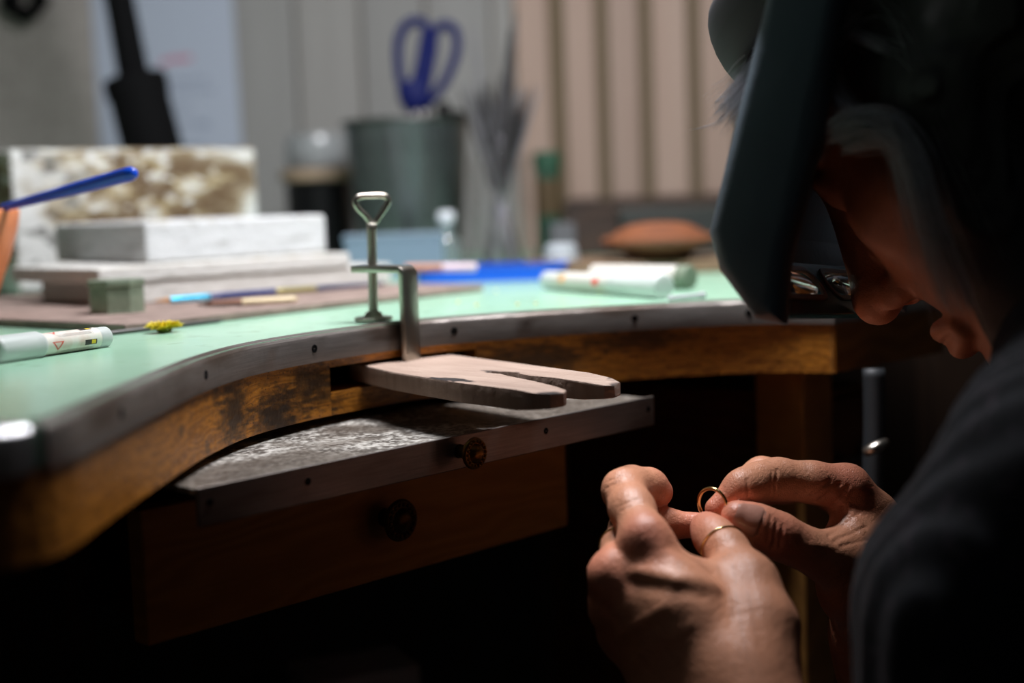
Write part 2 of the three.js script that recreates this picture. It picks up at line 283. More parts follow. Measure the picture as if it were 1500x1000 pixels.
  low(tag(mesh('knob', place(knobGeo, V(-4.5 * mm, -57 * mm, -63.5 * mm), V(-4.5 * mm, -57 * mm, 0)), M.brass, tray), 'round brass knob with a beaded rosette'));
  const drawer = up(tag(mesh('drawer', rbox(290, 63, 12, 1.2).translate(-8 * mm, -98 * mm, -124 * mm), std({ map: tex(512, 256, [0.3, 0.1], woodFn([204, 146, 66], [164, 110, 46], 7, 151)), roughness: 0.5 }), bench), 'plain brown wooden drawer with a brass knob'));
  low(mesh('knob', place(knobGeo.clone().scale(1.38, 1.15, 1.38), V(-8 * mm, -97 * mm, -118 * mm), V(-8 * mm, -97 * mm, 0)), std({ color: 0x5d4626, metalness: 1, roughness: 0.45 }), drawer));
  low(mesh('drawer_box', rbox(270, 52, 270, 1).translate(-8 * mm, -97 * mm, -266 * mm), M.oakDark, drawer));
  for (const u of [-172, 156]) up(mesh('runner', rbox(14, 110, 300, 1).translate(u * mm, -76 * mm, -290 * mm), M.darkWood, bench));
  // pedestal cabinet under the right wing
  const cab = up(mesh('pedestal', rbox(78, 820, 210, 2).translate(348 * mm, -478 * mm, -165 * mm), M.oakDark, bench));
  for (let i = 0; i < 4; i++) {
    const dr = low(mesh('pedestal_drawer', rbox(72, 150, 8, 1.5).translate(348 * mm, (-150 - i * 160) * mm, -57 * mm), M.oakDark, cab));
    low(mesh('handle', limb([V(-18, 0, 0), V(-17, 0, 12), V(-8, 0, 16), V(8, 0, 16), V(17, 0, 12), V(18, 0, 0)].map((p) => p.multiplyScalar(mm).add(V(348 * mm, (-112 - i * 160) * mm, -53 * mm))), 2.6 * mm, 8), M.darkSteel, dr));
  }
  up(mesh('lower_shelf', slab([[-260, -60], [240, -60], [240, -560], [-260, -560]], -358, -340), M.darkWood, bench));
}

// ---------------------------------------------------------------- bench pin with its screw clamp
{
  const pin = thing('bench_pin', 'worn wooden bench pin with V notch, held by a steel screw clamp', 'bench pin', [BM.x, 0.9, BM.z], TH);
  // outline of the wooden tongue (u, v): from the slot out to two rounded prongs with a ragged saw cut between them
  const out = [[22, -178], [78, -172], [75.5, -150], [62, -80], [49, -22], [44, -4], [38, 6], [29, 10], [24.5, 7], [24.4, -6], [26.2, -26], [27.6, -44], [30, -53], [33.5, -58], [34, -66], [30.2, -73], [27.2, -74], [25.8, -66], [24.6, -60], [20, -48], [12.4, -26], [6.2, -6], [1.6, 3.5], [-4, 6.5], [-11, 4.5], [-14.5, -3], [-15, -14], [-9, -60], [4, -120]];
  const wood = std({
    map: tex(512, 512, 0.2, (u, v) => {
      const x = (u > 0.5 ? u - 1 : u) * 200, y = (v > 0.5 ? v - 1 : v) * 200; let c = mixc([128, 104, 90], [188, 166, 150], 0.35 + 0.4 * fbm(u * 1, v * 0.14, 64, 3, 161) + 0.35 * fbm(u, v, 6, 3, 163) - 0.1);
      const n = fbm(u, v, 24, 3, 165); const burn = (a, b, ra, rb, k) => { const q = Math.hypot((x - a) / ra, (y - b) / rb) + (n - 0.5) * 1.2; c = mixc(c, [26, 18, 15], k * (1 - sstep(0.5, 1, q))); };
      burn(-4, -72, 6, 22, 0.95); burn(29, -66, 6, 13, 0.9); burn(46, 0, 9, 12, 0.85); burn(-12, 4, 6, 7, 0.7); burn(36, 12, 14, 9, 0.9); burn(-10, 8, 9, 7, 0.8);
      return c;
    }), roughness: 0.8, bumpMap: grainBump, bumpScale: 0.0006,
  });
  const g = slab(out, -31.5, -21, 0.9), p = g.attributes.position;
  for (let i = 0; i < p.count; i++) {                    // file-worn edges: thinner towards the prong ends, a little uneven
    const u = p.getX(i) / mm, y = p.getY(i) / mm, v = p.getZ(i) / mm, k = sstep(-30, 12, v);
    p.setXYZ(i, (u + (vnoise(v * 0.35, y * 0.5, 512, 7) - 0.5) * 0.9) * mm, (y > -26 ? y - 1.6 * k * k - 0.5 * vnoise(u * 0.2 + 60, v * 0.2 + 90, 512, 9) : y + 2.2 * k * k) * mm, v * mm);
  }
  g.computeVertexNormals(); const tongue = mesh('wooden_tongue', toCreasedNormals(g, 0.5), wood, pin); tag(tongue, 'flat wooden tongue with two prongs and burn marks');
  // clamp: bent steel strap, screw with a triangular wire handle, round foot
  const ax = V(-0.25, 0, -0.968), sd = V(0.968, 0, -0.25), base = V(47, 0, -150.8);
  const strapPath = [V(0, -22, 0), V(0, 24, 0), V(-0.0, 26.5, 0)]; const arc = []; for (let i = 0; i <= 6; i++) { const a = i / 6 * Math.PI / 2; arc.push([4.5 - 4.5 * Math.cos(a), 27 + 4.5 * Math.sin(a)]); }
  const prof = [[0, -22], [0, 24], ...arc, [12, 31.6], [35, 31.8]], W = 7.2, T = 3.0, shp = [];
  for (let i = 0; i < prof.length; i++) shp.push(prof[i]);
  for (let i = prof.length - 1; i >= 0; i--) { const a = prof[Math.max(0, i - 1)], b = prof[Math.min(prof.length - 1, i + 1)], l = Math.hypot(b[0] - a[0], b[1] - a[1]); shp.push([prof[i][0] + (b[1] - a[1]) / l * T, prof[i][1] - (b[0] - a[0]) / l * T]); }
  const sg = plate(shp.map(([a, b]) => [a * mm, b * mm]), (2 * W - 0.8) * mm, 0.4 * mm);
  sg.translate(0, 0, (-W + 0.4) * mm); sg.applyMatrix4(new THREE.Matrix4().makeBasis(ax, V(0, 1, 0), ax.clone().cross(V(0, 1, 0)))); sg.translate(base.x * mm, 0, base.z * mm);
  const clamp = mesh('clamp_strap', boxUV(toCreasedNormals(sg, 0.4)), M.steel, pin); tag(clamp, 'bent steel clamp strap');
  const f = base.clone().addScaledVector(ax, 26), tilt = V(0.055, 1, -0.03).normalize();
  const P = (h) => V(f.x * mm, 3 * mm, f.z * mm).addScaledVector(tilt, h * mm);
  const th = [[2.6, 0]]; for (let h = 1; h < 49; h += 1.25) th.push([2.45, h], [3.0, h + 0.55], [2.45, h + 1.1]); th.push([2.9, 49.5], [2.9, 53], [0.1, 53]);
  const screw = mesh('clamp_screw', place(lathe(th, 16), P(0), P(10)), M.steel, pin); tag(screw, 'threaded steel screw with a triangular wire handle');
  const hx = ax.clone().multiplyScalar(0.3).addScaledVector(V(0.74, 0, 0.67), 1).setY(0).normalize(), H = (a, b) => P(51 + b).addScaledVector(hx, a * mm);
  const loop = [H(-0.3, 0), H(-0.8, 2.5), H(-3, 6), H(-8.4, 12), H(-9.2, 14.6), H(-8, 16.8), H(-5.4, 17.6), H(0, 17.7), H(6, 17.6), H(8.8, 16.8), H(10, 14.4), H(9, 12), H(3.6, 4.6), H(2.2, 2.6)];
  mesh('wire_handle', limb(smooth(loop, 70), 1.75 * mm, 12), M.steel, screw);
  mesh('foot_pad', lathe([[0.1, 0.8], [10.5, 0.8], [11, 1.2], [11, 2.4], [10.4, 2.8], [5.6, 3.0], [4.6, 5.2], [3.0, 6.2], [0.1, 6.3]], 32).translate(f.x * mm, 0, f.z * mm), M.steel, pin);
}

// ---------------------------------------------------------------- soldering corner: board, white blocks, tin, brushes, tube
const brick = (n, w, h, tone = [226, 226, 220], dirt = 0.5, s = 201, big = 0) => std({
  map: tex(384, 256, [w * mm, h * mm], (u, v) => {
    let c = mixc([tone[0] - 26, tone[1] - 26, tone[2] - 26], tone, fbm(u, v, 12, 4, s)); const a = fbm(u, v, 5, 4, s + 3), b = fbm(u, v, 20, 3, s + 7);
    c = mixc(c, [104, 100, 92], dirt * sstep(0.58, 0.8, 0.6 * a + 0.4 * b));
    const edge = Math.min(v, 1 - v); if (edge < 0.14) c = mixc(c, [112, 96, 66], dirt * 0.9 * (1 - edge / 0.14) * sstep(0.45, 0.7, b));
    if (big) {                                            // scorched, flux-stained face
      const q = Math.hypot((u - 0.58) / 0.42, (v - 0.62) / 0.5), m1 = (1 - sstep(0.55, 1.25, q + (a - 0.5) * 1.1));
      const e = fbm(u, v, 7, 5, s + 11), h = fbm(u, v, 26, 3, s + 17); c = mixc(c, [142, 126, 88], 0.9 * m1 * sstep(0.3, 0.55, b * 0.5 + h * 0.5)); c = mixc(c, [84, 66, 44], 0.95 * m1 * sstep(0.38, 0.56, 0.55 * e + 0.45 * h)); c = mixc(c, [178, 170, 148], 0.4 * m1 * sstep(0.6, 0.72, fbm(u, v, 18, 3, s + 19)));
      c = mixc(c, [80, 80, 76], 0.75 * sstep(0.56, 0.74, fbm(u, v, 14, 4, s + 13)) * (1 - sstep(0.1, 0.45, u)));
    }
    return c;
  }), roughness: 0.92, bumpMap: grainBump, bumpScale: 0.0008,
});
const ea = THREE.MathUtils.degToRad(43.8), ee = V(Math.cos(ea), 0, -Math.sin(ea)), ef = V(-Math.sin(ea), 0, -Math.cos(ea));
function cornerBlock(name, label, cat, C, y0, a, b, h, mat, r, turn = ea, group) {   // front corner C, a along ee, b along ef
  const e1 = V(Math.cos(turn), 0, -Math.sin(turn)), e2 = V(-Math.sin(turn), 0, -Math.cos(turn));
  const p = V(C[0], y0 + h * mm / 2, C[1]).addScaledVector(e1, a * mm / 2).addScaledVector(e2, b * mm / 2), g = rbox(a, h, b, r, 3);
  const q = g.attributes.uv; for (let i = 0; i < q.count; i++) q.setXY(i, q.getX(i) + a * mm / 2, q.getY(i) + h * mm / 2);
  return tag(mesh(name, g, mat, scene, p, [0, turn, 0]), label, cat, group);
}
{
  const y0 = 0.9048;
  cornerBlock('soldering_board', 'wide thin brown fibre board lying under the white blocks', 'board', [-0.2165, -0.793], 0.9003, 320, 330, 4.5, std({ map: tex(256, 256, 0.2, (u, v) => mixc([112, 96, 88], [156, 136, 126], fbm(u, v, 24, 4, 211))), roughness: 0.9, bumpMap: grainBump, bumpScale: 0.0006 }), 1, THREE.MathUtils.degToRad(52));
  cornerBlock('soldering_slab', 'bottom pale soldering slab under the other white slab', 'slab', [-0.263, -0.952], y0, 236, 112, 15, brick(0, 236, 15, [206, 204, 198], 0.4, 221), 1.5, ea);
  cornerBlock('soldering_slab', 'upper white soldering slab with brown-stained joint, carrying the medium block', 'slab', [-0.272, -0.941], y0 + 0.0151, 209, 131, 10.4, brick(0, 209, 10, [208, 207, 202], 0.5, 231), 1.5, ea);
  cornerBlock('fire_brick', 'medium clean white fire brick lying on the upper slab', 'brick', [-0.2543, -1.0], y0 + 0.0256, 157, 138, 29.5, brick(0, 157, 29.5, [198, 200, 200], 0.4, 241), 3);
  cornerBlock('fire_brick', 'tall white fire brick standing on edge, its face scorched brown', 'brick', [-0.391, -1.131], y0, 218, 55, 115, brick(0, 218, 115, [204, 206, 202], 0.5, 251, 1), 4, THREE.MathUtils.degToRad(38.5));
  // small faceted tin
  const tp = onY(172, 457, y0), tin = thing('tin_box', 'small eight-sided greenish metal tin box with a lid on the soldering board', 'tin', tp, 0.35);
  const tm = std({ map: tex(128, 128, 0.04, (u, v) => mixc([104, 118, 100], [162, 174, 152], fbm(u, v, 6, 4, 261))), metalness: 0.45, roughness: 0.35 });
  const hex = (r) => [...Array(8)].map((_, i) => [Math.cos((i + 0.5) * Math.PI / 4) * r, Math.sin((i + 0.5) * Math.PI / 4) * r]);
  mesh('tin_body', slab(hex(17.6), 0.2, 19.5, 0.5), tm, tin); mesh('tin_lid', slab(hex(18.4), 16.6, 20.6, 0.6), tm, tin); mesh('tin_base', slab(hex(18.2), 0, 1.4, 0.4), tm, tin);
}
// two paint brushes lying on the board, bristles to the left
function brush(label, px0, py0, px1, py1, y, parts) {
  const a = onY(px0, py0, y), b = onY(px1, py1, y), L = a.distanceTo(b), o = thing('paint_brush', label, 'brush', V(a.x, 0, a.z));
  const P = (t) => a.clone().lerp(b, t).sub(V(a.x, 0, a.z));
  for (const [n, t0, t1, r0, r1, m, lab] of parts) { const k = 7, pts = [...Array(k + 1)].map((_, i) => P(t0 + (t1 - t0) * i / k)); tag(mesh(n, limb(pts, pts.map((_, i) => (r0 + (r1 - r0) * i / k) * mm), 12), m, o), lab); }
  return o;
}
const bristle = std({ color: 0xb98652, roughness: 0.8, bumpMap: grainBump, bumpScale: 0.001 });
brush('thin paint brush with cyan ferrule and dark blue handle, beside the white slabs', 226, 441, 562, 415, 0.909, [['bristles', 0, 0.062, 0.4, 1.9, bristle], ['ferrule', 0.06, 0.22, 2.1, 2.3, std({ color: 0x3fb6dc, metalness: 0.5, roughness: 0.3 }), 'shiny cyan ferrule'], ['handle', 0.22, 0.62, 2.4, 2.2, std({ color: 0x1c2a63, roughness: 0.3 }), 'dark blue handle'], ['handle_band', 0.5, 0.68, 2.35, 2.2, std({ color: 0x8d8350, metalness: 0.5, roughness: 0.4 }), 'gold band'], ['handle_end', 0.68, 1, 2.1, 1.2, std({ color: 0x16204a, roughness: 0.3 })]]);
brush('thin paint brush with dark ferrule and bare pale handle, in front of the blue one', 288, 446, 436, 438, 0.9075, [['bristles', 0, 0.1, 0.4, 1.5, std({ color: 0x3a2a20 })], ['ferrule', 0.1, 0.44, 1.7, 2.1, std({ color: 0x6a4a3c, metalness: 0.6, roughness: 0.4 })], ['handle', 0.44, 0.97, 2.1, 2.0, std({ color: 0xd8c6a0, roughness: 0.5 }), 'bare pale wood handle'], ['handle_end', 0.96, 1, 1.9, 0.8, std({ color: 0xcdb890, roughness: 0.5 })]]);
// glue tubes with printed labels and clear caps
function tube(label, A, Bp, rBody, rCap, flip, art) {
  const dir = Bp.clone().sub(A), L = dir.length(), o = thing('glue_tube', label, 'glue tube', V(A.x, 0.9, A.z)); const a = A.clone().sub(o.position), b = Bp.clone().sub(o.position);
  const P = (t) => a.clone().lerp(b, t);
  const q = new THREE.Quaternion().setFromUnitVectors(V(0, 1, 0), dir.clone().normalize());
  const put = (g) => g.applyQuaternion(new THREE.Quaternion().setFromAxisAngle(V(0, 1, 0), flip)).applyQuaternion(q).translate(a.x, a.y, a.z), l = L / mm;
  const cv = document.createElement('canvas'); cv.width = 512; cv.height = 256; art(cv.getContext('2d'));
  const t = new THREE.CanvasTexture(cv); t.colorSpace = THREE.SRGBColorSpace;
  mesh('tube_body', put(lathe([[0.1, l * 0.36], [rBody * 0.9, l * 0.36], [rBody, l * 0.38], [rBody, l * 0.885], [rBody * 0.9, l * 0.9], [0.1, l * 0.9]], 40)), std({ color: 0xc4c0b8, roughness: 0.45 }), o);
  mesh('tube_label', put(lathe([[rBody + 0.12, l * 0.385], [rBody + 0.12, l * 0.88]], 48)), std({ map: t, roughness: 0.5 }), o);
  const frost = phys({ color: 0xdbe1de, transmission: 0.4, roughness: 0.45, thickness: 0, ior: 1.45 });
  mesh('clear_cap', put(lathe([[0.1, 0], [rCap * 0.8, 0], [rCap * 0.96, 1.2], [rCap, 3], [rCap, l * 0.36], [rCap * 0.9, l * 0.385], [rBody, l * 0.4]], 40)), frost, o);
  mesh('inner_nozzle', put(lathe([[0.1, l * 0.1], [rBody * 0.3, l * 0.12], [rBody * 0.55, l * 0.3], [rBody * 0.8, l * 0.36]], 24)), std({ color: 0xe8e6e0, roughness: 0.5 }), o);
  mesh('end_plug', put(lathe([[rBody * 0.95, l * 0.885], [rBody * 1.0, l * 0.9], [rBody * 0.98, l * 0.93], [rBody * 1.0, l * 0.95], [rBody * 0.98, l * 0.985], [rBody * 0.8, l], [0.1, l]], 40)), frost, o);
  return o;
}
const labelArt = (c) => {
  const rg = c.createLinearGradient(0, 0, 0, 256);
  c.fillStyle = '#dcd6cc'; c.fillRect(0, 0, 512, 256); c.fillStyle = '#c79a8a';
  for (let i = 0; i < 60; i++) { c.globalAlpha = 0.12; c.beginPath(); c.ellipse(rr(0, 512), rr(60, 256), rr(20, 70), rr(10, 30), 0, 0, 7); c.fill(); } c.globalAlpha = 1;
  c.fillStyle = '#d6dccf'; for (let i = 0; i < 24; i++) { c.globalAlpha = 0.2; c.beginPath(); c.ellipse(rr(0, 512), rr(0, 90), rr(30, 80), rr(10, 40), 0, 0, 7); c.fill(); } c.globalAlpha = 1;
  for (const x of [20, 148, 276, 404]) {
    c.strokeStyle = '#c8402e'; c.lineWidth = 6; c.beginPath(); c.moveTo(x + 4, 226); c.lineTo(x + 4, 182); c.lineTo(x + 60, 204); c.closePath(); c.stroke();
    c.fillStyle = '#2a201c'; c.fillRect(x + 14, 24, 40, 56); c.fillStyle = '#e2c21e'; c.fillRect(x + 18, 29, 30, 20);
  }
  c.fillStyle = '#6e675e'; for (let k = 0; k < 4; k++) for (let i = 0; i < 7; i++) c.fillRect(90 + k * 128 + i * 4, 30 + 6 * (i % 3), 2, 150 + rr(-20, 30));
};
tube('glue tube with a faded red triangle label, lying at the left bench corner', at(-12, 514, 0.652), at(156, 493, 0.718), 5.3, 6.7, 2.2, labelArt);
{
  const C = at(974, 424, 0.905), D = at(800, 417, 1.04);
  tube('white glue tube with a frosted cap beside the blue tray', V(C.x, 0.908, C.z), V(D.x, 0.907, D.z), 6.6, 8.0, 0.6, (c) => { c.fillStyle = '#c4c0b8'; c.fillRect(0, 0, 512, 256); c.fillStyle = '#d8351f'; for (const x of [0, 170, 340]) { c.fillRect(x + 20, 190, 60, 26); c.fillStyle = '#e9a05a'; c.fillRect(x + 30, 40, 70, 22); c.fillStyle = '#4c7a50'; c.fillRect(x + 90, 20, 26, 30); c.fillStyle = '#d8c43c'; c.fillRect(x + 120, 200, 24, 16); c.fillStyle = '#d8351f'; } });
  const a = at(1008, 416, 0.99), b = at(872, 411, 1.05), o = thing('paper_roll', 'white rolled paper tube with a grey-green end behind the second glue tube', 'paper roll', V(a.x, 0.9, a.z));
  const A2 = V(0, 0.0085, 0), B2 = V(b.x - a.x, 0.0085, b.z - a.z);
  mesh('roll', limb([A2, A2.clone().lerp(B2, 0.5), B2], 0.0082, 24), std({ color: 0xbcb8b0, roughness: 0.7 }), o);
  tag(mesh('end_cap', limb([A2.clone().lerp(B2, -0.03), A2.clone().lerp(B2, -0.02), A2.clone().lerp(B2, 0.08)], [0.0076 , 0.0084, 0.0084], 24), std({ color: 0x6f7a68, roughness: 0.6 }), o), 'grey-green end cap');
  const s0 = onY(980, 437, 0.9025), s1 = onY(1031, 432, 0.9025);
  const st = thing('white_stick', 'short thin white plastic stick pointing right from the frosted cap', 'stick', V(s0.x, 0.9, s0.z));
  const d = s1.clone().sub(s0); mesh('stick', limb([V(0, 0.0025, 0), V(d.x * 0.9, 0.0025, d.z * 0.9), V(d.x * 0.93, 0.0025, d.z * 0.93), V(d.x, 0.0025, d.z)], [0.0016, 0.0016, 0.0023, 0.0022], 12), std({ color: 0xb4b4b8, roughness: 0.4 }), st);
}
{ // yellow dandelion head lying face up
  const p = onY(241, 487, 0.9), o = thing('dandelion', 'yellow dandelion flower head lying on the green bench top', 'flower', p), pet = [];
  for (let i = 0; i < 150; i++) {
    const a = rnd() * 6.283, k = Math.sqrt(rnd()), l = 3.5 + 6.8 * k, el = (1 - k) * 1.1 + 0.12 + rr(0, 0.2), d = V(Math.cos(a) * Math.cos(el), Math.sin(el), Math.sin(a) * Math.cos(el)), b0 = V(Math.cos(a) * 1.5 * mm, 1.8 * mm, Math.sin(a) * 1.5 * mm);
    pet.push(limb([b0, b0.clone().addScaledVector(d, l * 0.5 * mm), b0.clone().addScaledVector(d, l * 0.9 * mm).add(V(0, -0.3 * mm, 0)), b0.clone().addScaledVector(d, l * mm).add(V(0, -0.6 * mm, 0))], [0.4 * mm, 0.62 * mm, 0.55 * mm, 0.12 * mm], 4, 0.35, V(0, 1, 0)));
  }
  tag(mesh('petals', merge(pet), std({ color: 0xe6cf1f, roughness: 0.6 }), o), null, null, null, 'stuff');
  mesh('calyx', lathe([[0.1, 0], [3.2, 0.2], [4.4, 1.2], [3.6, 2.4], [0.1, 2.8]], 20), std({ color: 0x6c7a34 }), o);
}
{ // thin steel scriber along the board edge
  const a = onY(150, 489, 0.9014), b = onY(330, 468.5, 0.9014), o = thing('steel_rod', 'thin dark steel rod lying along the front edge of the soldering board', 'rod', V(a.x, 0.9, a.z));
  const d = b.clone().sub(a); mesh('rod', limb([0, 0.5, 0.93, 1].map((t) => V(d.x * t, 0.0014, d.z * t)), [0.0013, 0.0013, 0.0011, 0.0002], 10), M.darkSteel, o);
}
{ // terracotta bowl at the left edge with a blue handle resting in it
  const c = V(-0.3555, 0.9, -0.895), o = thing('bowl', 'orange clay bowl with pale brushed patches at the left edge of the photo', 'bowl', c);
  const art = tex(512, 256, [1, 1], (u, v) => { let c2 = mixc([196, 112, 66], [222, 140, 92], fbm(u, v, 12, 3, 301)); const k = Math.sin(u * 6.283 * 26 + 3 * fbm(u, v, 6, 2, 303)) * 0.5 + 0.5; if (v > 0.45 && v < 0.85) c2 = mixc(c2, [226, 176, 140], 0.75 * sstep(0.45, 0.75, k * (1 - Math.abs(v - 0.64) * 3.2) + 0.4 * (fbm(u, v, 20, 3, 305) - 0.5))); return c2; });
  mesh('bowl_shell', lathe([[0.1, 0], [22, 0], [23, 1.2], [22, 4], [28, 10], [33.5, 24], [40.5, 42], [46, 60], [47.8, 70], [47, 71.6], [45.6, 71.4], [44.6, 68], [42, 56], [36, 36], [28, 18], [18, 9], [0.1, 7]], 64), std({ map: art, roughness: 0.45 }), o);
  const a = at(192, 254.5, 0.815), b = at(26, 298.5, 0.872), dir = b.clone().sub(a).normalize(), L = 0.118, e = a.clone().addScaledVector(dir, L);
  const h = thing('blue_brush', 'brush with a bright blue plastic handle sticking out of the orange bowl', 'brush', V(e.x, 0.9, e.z)), P = (t) => a.clone().lerp(e, t).sub(h.position);
  mesh('blue_handle', limb([-0.03, -0.022, 0, 0.03, 0.3, 0.6, 0.9, 1].map(P), [2.0, 3.2, 4.3, 4.4, 4.1, 3.4, 2.7, 2.5].map((r) => r * mm), 8), std({ color: 0x0f3fae, roughness: 0.28 }), h);
  mesh('bristles', limb([0.99, 1.08, 1.16].map(P), [2.4 * mm, 2.8 * mm, 1.2 * mm], 10), std({ color: 0x5a4028, roughness: 0.9 }), h);
}
{ // shallow blue tray, pencil-like strip, crumbs
  const a = onY(606, 411, 0.9), b = onY(842, 411, 0.9), m = a.clone().lerp(b, 0.5), o = thing('blue_tray', 'shallow bright blue plastic tray lying behind the bench pin', 'tray', [m.x, 0.9, m.z - 0.012], -0.06);
  const w = 0.062, dz = 0.03, blue = std({ color: 0x0a55c8, roughness: 0.38 });
  const oval = (k, n = 48) => [...Array(n)].map((_, i) => { const t = i / n * 6.2832, c = Math.cos(t), s = Math.sin(t), e = 0.5; return [Math.sign(c) * Math.abs(c) ** e * w * k / mm, Math.sign(s) * Math.abs(s) ** e * dz * k / mm]; });
  mesh('tray_floor', slab(oval(0.94), 0, 2, 0.5), blue, o); mesh('tray_wall', slab(oval(1), 0.4, 12, 0.5, [oval(0.955)]), blue, o);
  tag(mesh('tray_lip', slab(oval(1.035), 11, 13, 0.6, [oval(0.96)]), blue, o), null);
  const p0 = at(596, 399, 1.10), p1 = at(697, 402, 1.07), st = thing('eraser_stick', 'pinkish brown stick with a pale end resting on the blue tray rim', 'stick', [p0.x, 0.9, p0.z]);
  const d = p1.clone().sub(p0), y = 0.0165; mesh('stick', limb([V(0, y, 0), V(d.x * 0.55, y, d.z * 0.55)], 0.0032, 6), std({ color: 0xb98a78 }), st); tag(mesh('pale_end', limb([V(d.x * 0.55, y, d.z * 0.55), V(d.x, y, d.z)], 0.0033, 6), std({ color: 0xd9c6d4 }), st), 'pale lilac end');
  for (const [px, py] of [[726, 428], [671, 444], [785, 446], [758, 447], [698, 448]]) { const q = onY(px, py, 0.9), g = new THREE.DodecahedronGeometry(0.0012, 0); g.scale(rr(0.9, 1.6), 0.7, rr(0.8, 1.3)); tag(mesh('crumb', g, std({ color: 0xd8cc92 }), scene, [q.x, 0.9009, q.z], [0, rnd() * 3, 0]), `tiny pale yellow crumb on the green top, ${{ 726: 'touching the front of the blue tray', 671: 'leftmost, nearest the bench pin clamp', 785: 'rightmost, towards the second glue tube', 758: 'second from right', 698: 'second from left' }[px]}`, 'crumb', 'pale crumbs on the bench top'); }
}

// ---------------------------------------------------------------- things at the back of the bench
const ground = (px, py, d) => { const p = at(px, py, d); return V(p.x, 0.9, p.z); };   // the spot on the bench below a measured point
const glass = phys({ color: 0xffffff, transmission: 1, roughness: 0.05, thickness: 0, ior: 1.45 });
{ // metal canister with scissors, pliers-like black handles
  const c = ground(600, 300, 1.49), o = thing('canister', 'wide tapered grey metal canister holding blue scissors, beside the file glass', 'canister', c);
  const zinc = std({ map: tex(256, 128, [0.05, 0.05], (u, v) => mixc([92, 98, 98], [138, 148, 148], fbm(u, v, 8, 4, 321))), metalness: 0.85, roughness: 0.3 });
  mesh('canister_shell', lathe([[0.1, 0], [50, 0], [52, 1.5], [64.5, 146], [66.5, 148], [67, 150], [66, 151.5], [64.5, 150], [62.6, 146], [50, 3], [0.1, 3]], 64), zinc, o);
  mesh('rim', new THREE.TorusGeometry(0.0665, 0.0022, 8, 64).rotateX(Math.PI / 2).translate(0, 0.15, 0), M.darkSteel, o);
  // scissors: two blue loops meeting in a blue body, steel blades down in the canister
  const sc = thing('scissors', 'pair of scissors with two large blue loop handles, standing in the metal canister', 'scissors', [c.x, 0.9, c.z]);
  const q = (px, py, d = 1.49) => at(px, py, d).sub(sc.position), navy = phys({ color: 0x050f45, roughness: 0.6, specularIntensity: 0.3 });
  const loopL = [[612, 155], [590, 128], [583, 90], [585, 55], [598, 34], [617, 32], [626, 44], [622, 75], [614, 108], [608, 135]], loopR = [[620, 155], [646, 128], [664, 92], [670, 62], [664, 42], [650, 36], [638, 46], [634, 75], [628, 108], [622, 138]];
  const rim = (l) => ropeTube(l.map(([x, y], i) => q(x, y, 1.49 + (l === loopR ? 0.004 : 0))), 5.2 * mm, 90, 10, true).scale(1, 1, 1);
  mesh('handle', rim(loopL), navy, sc); mesh('handle', rim(loopR), navy, sc);
  mesh('handle_body', merge([limb([q(626, 40), q(620, 90), q(612, 130)], [6 * mm, 8 * mm, 9 * mm], 12, 0.6, V(0, 0, 1)), limb([q(604, 118), q(606, 140), q(612, 160)], [16 * mm, 17 * mm, 13 * mm], 12, 0.45, V(0, 0, 1))]), navy, sc);
  mesh('blade', limb([q(608, 158), q(606, 200), q(604, 300), q(604, 350)], [7 * mm, 7 * mm, 4 * mm, 1 * mm], 8, 0.25, V(0, 0, 1)), M.darkSteel, sc); mesh('blade', limb([q(618, 158, 1.494), q(622, 200, 1.494), q(626, 300, 1.494), q(627, 350, 1.494)], [7 * mm, 7 * mm, 4 * mm, 1 * mm], 8, 0.25, V(0, 0, 1)), M.darkSteel, sc);
  // black gripped pliers leaning in the canister
  const pl = thing('pliers', 'black-handled pliers leaning beside the blue scissors in the canister', 'pliers', [c.x, 0.9, c.z]), w = (px, py, d) => at(px, py, d).sub(pl.position);
  mesh('grip', limb(smooth([w(648, 152, 1.52), w(652, 175, 1.51), w(650, 230, 1.5)], 12), [...Array(13)].map((_, i) => (i < 1 ? 4 : 8) * mm), 12), M.blackMatte, pl); mesh('grip', limb(smooth([w(672, 162, 1.5), w(668, 185, 1.5), w(654, 232, 1.5)], 12), [...Array(13)].map((_, i) => (i < 1 ? 4 : 8) * mm), 12), M.blackMatte, pl); mesh('jaw', limb([w(650, 228, 1.5), w(645, 260, 1.5), w(640, 310, 1.5)], [9 * mm, 8 * mm, 3 * mm], 10, 0.6), M.darkSteel, pl);
}
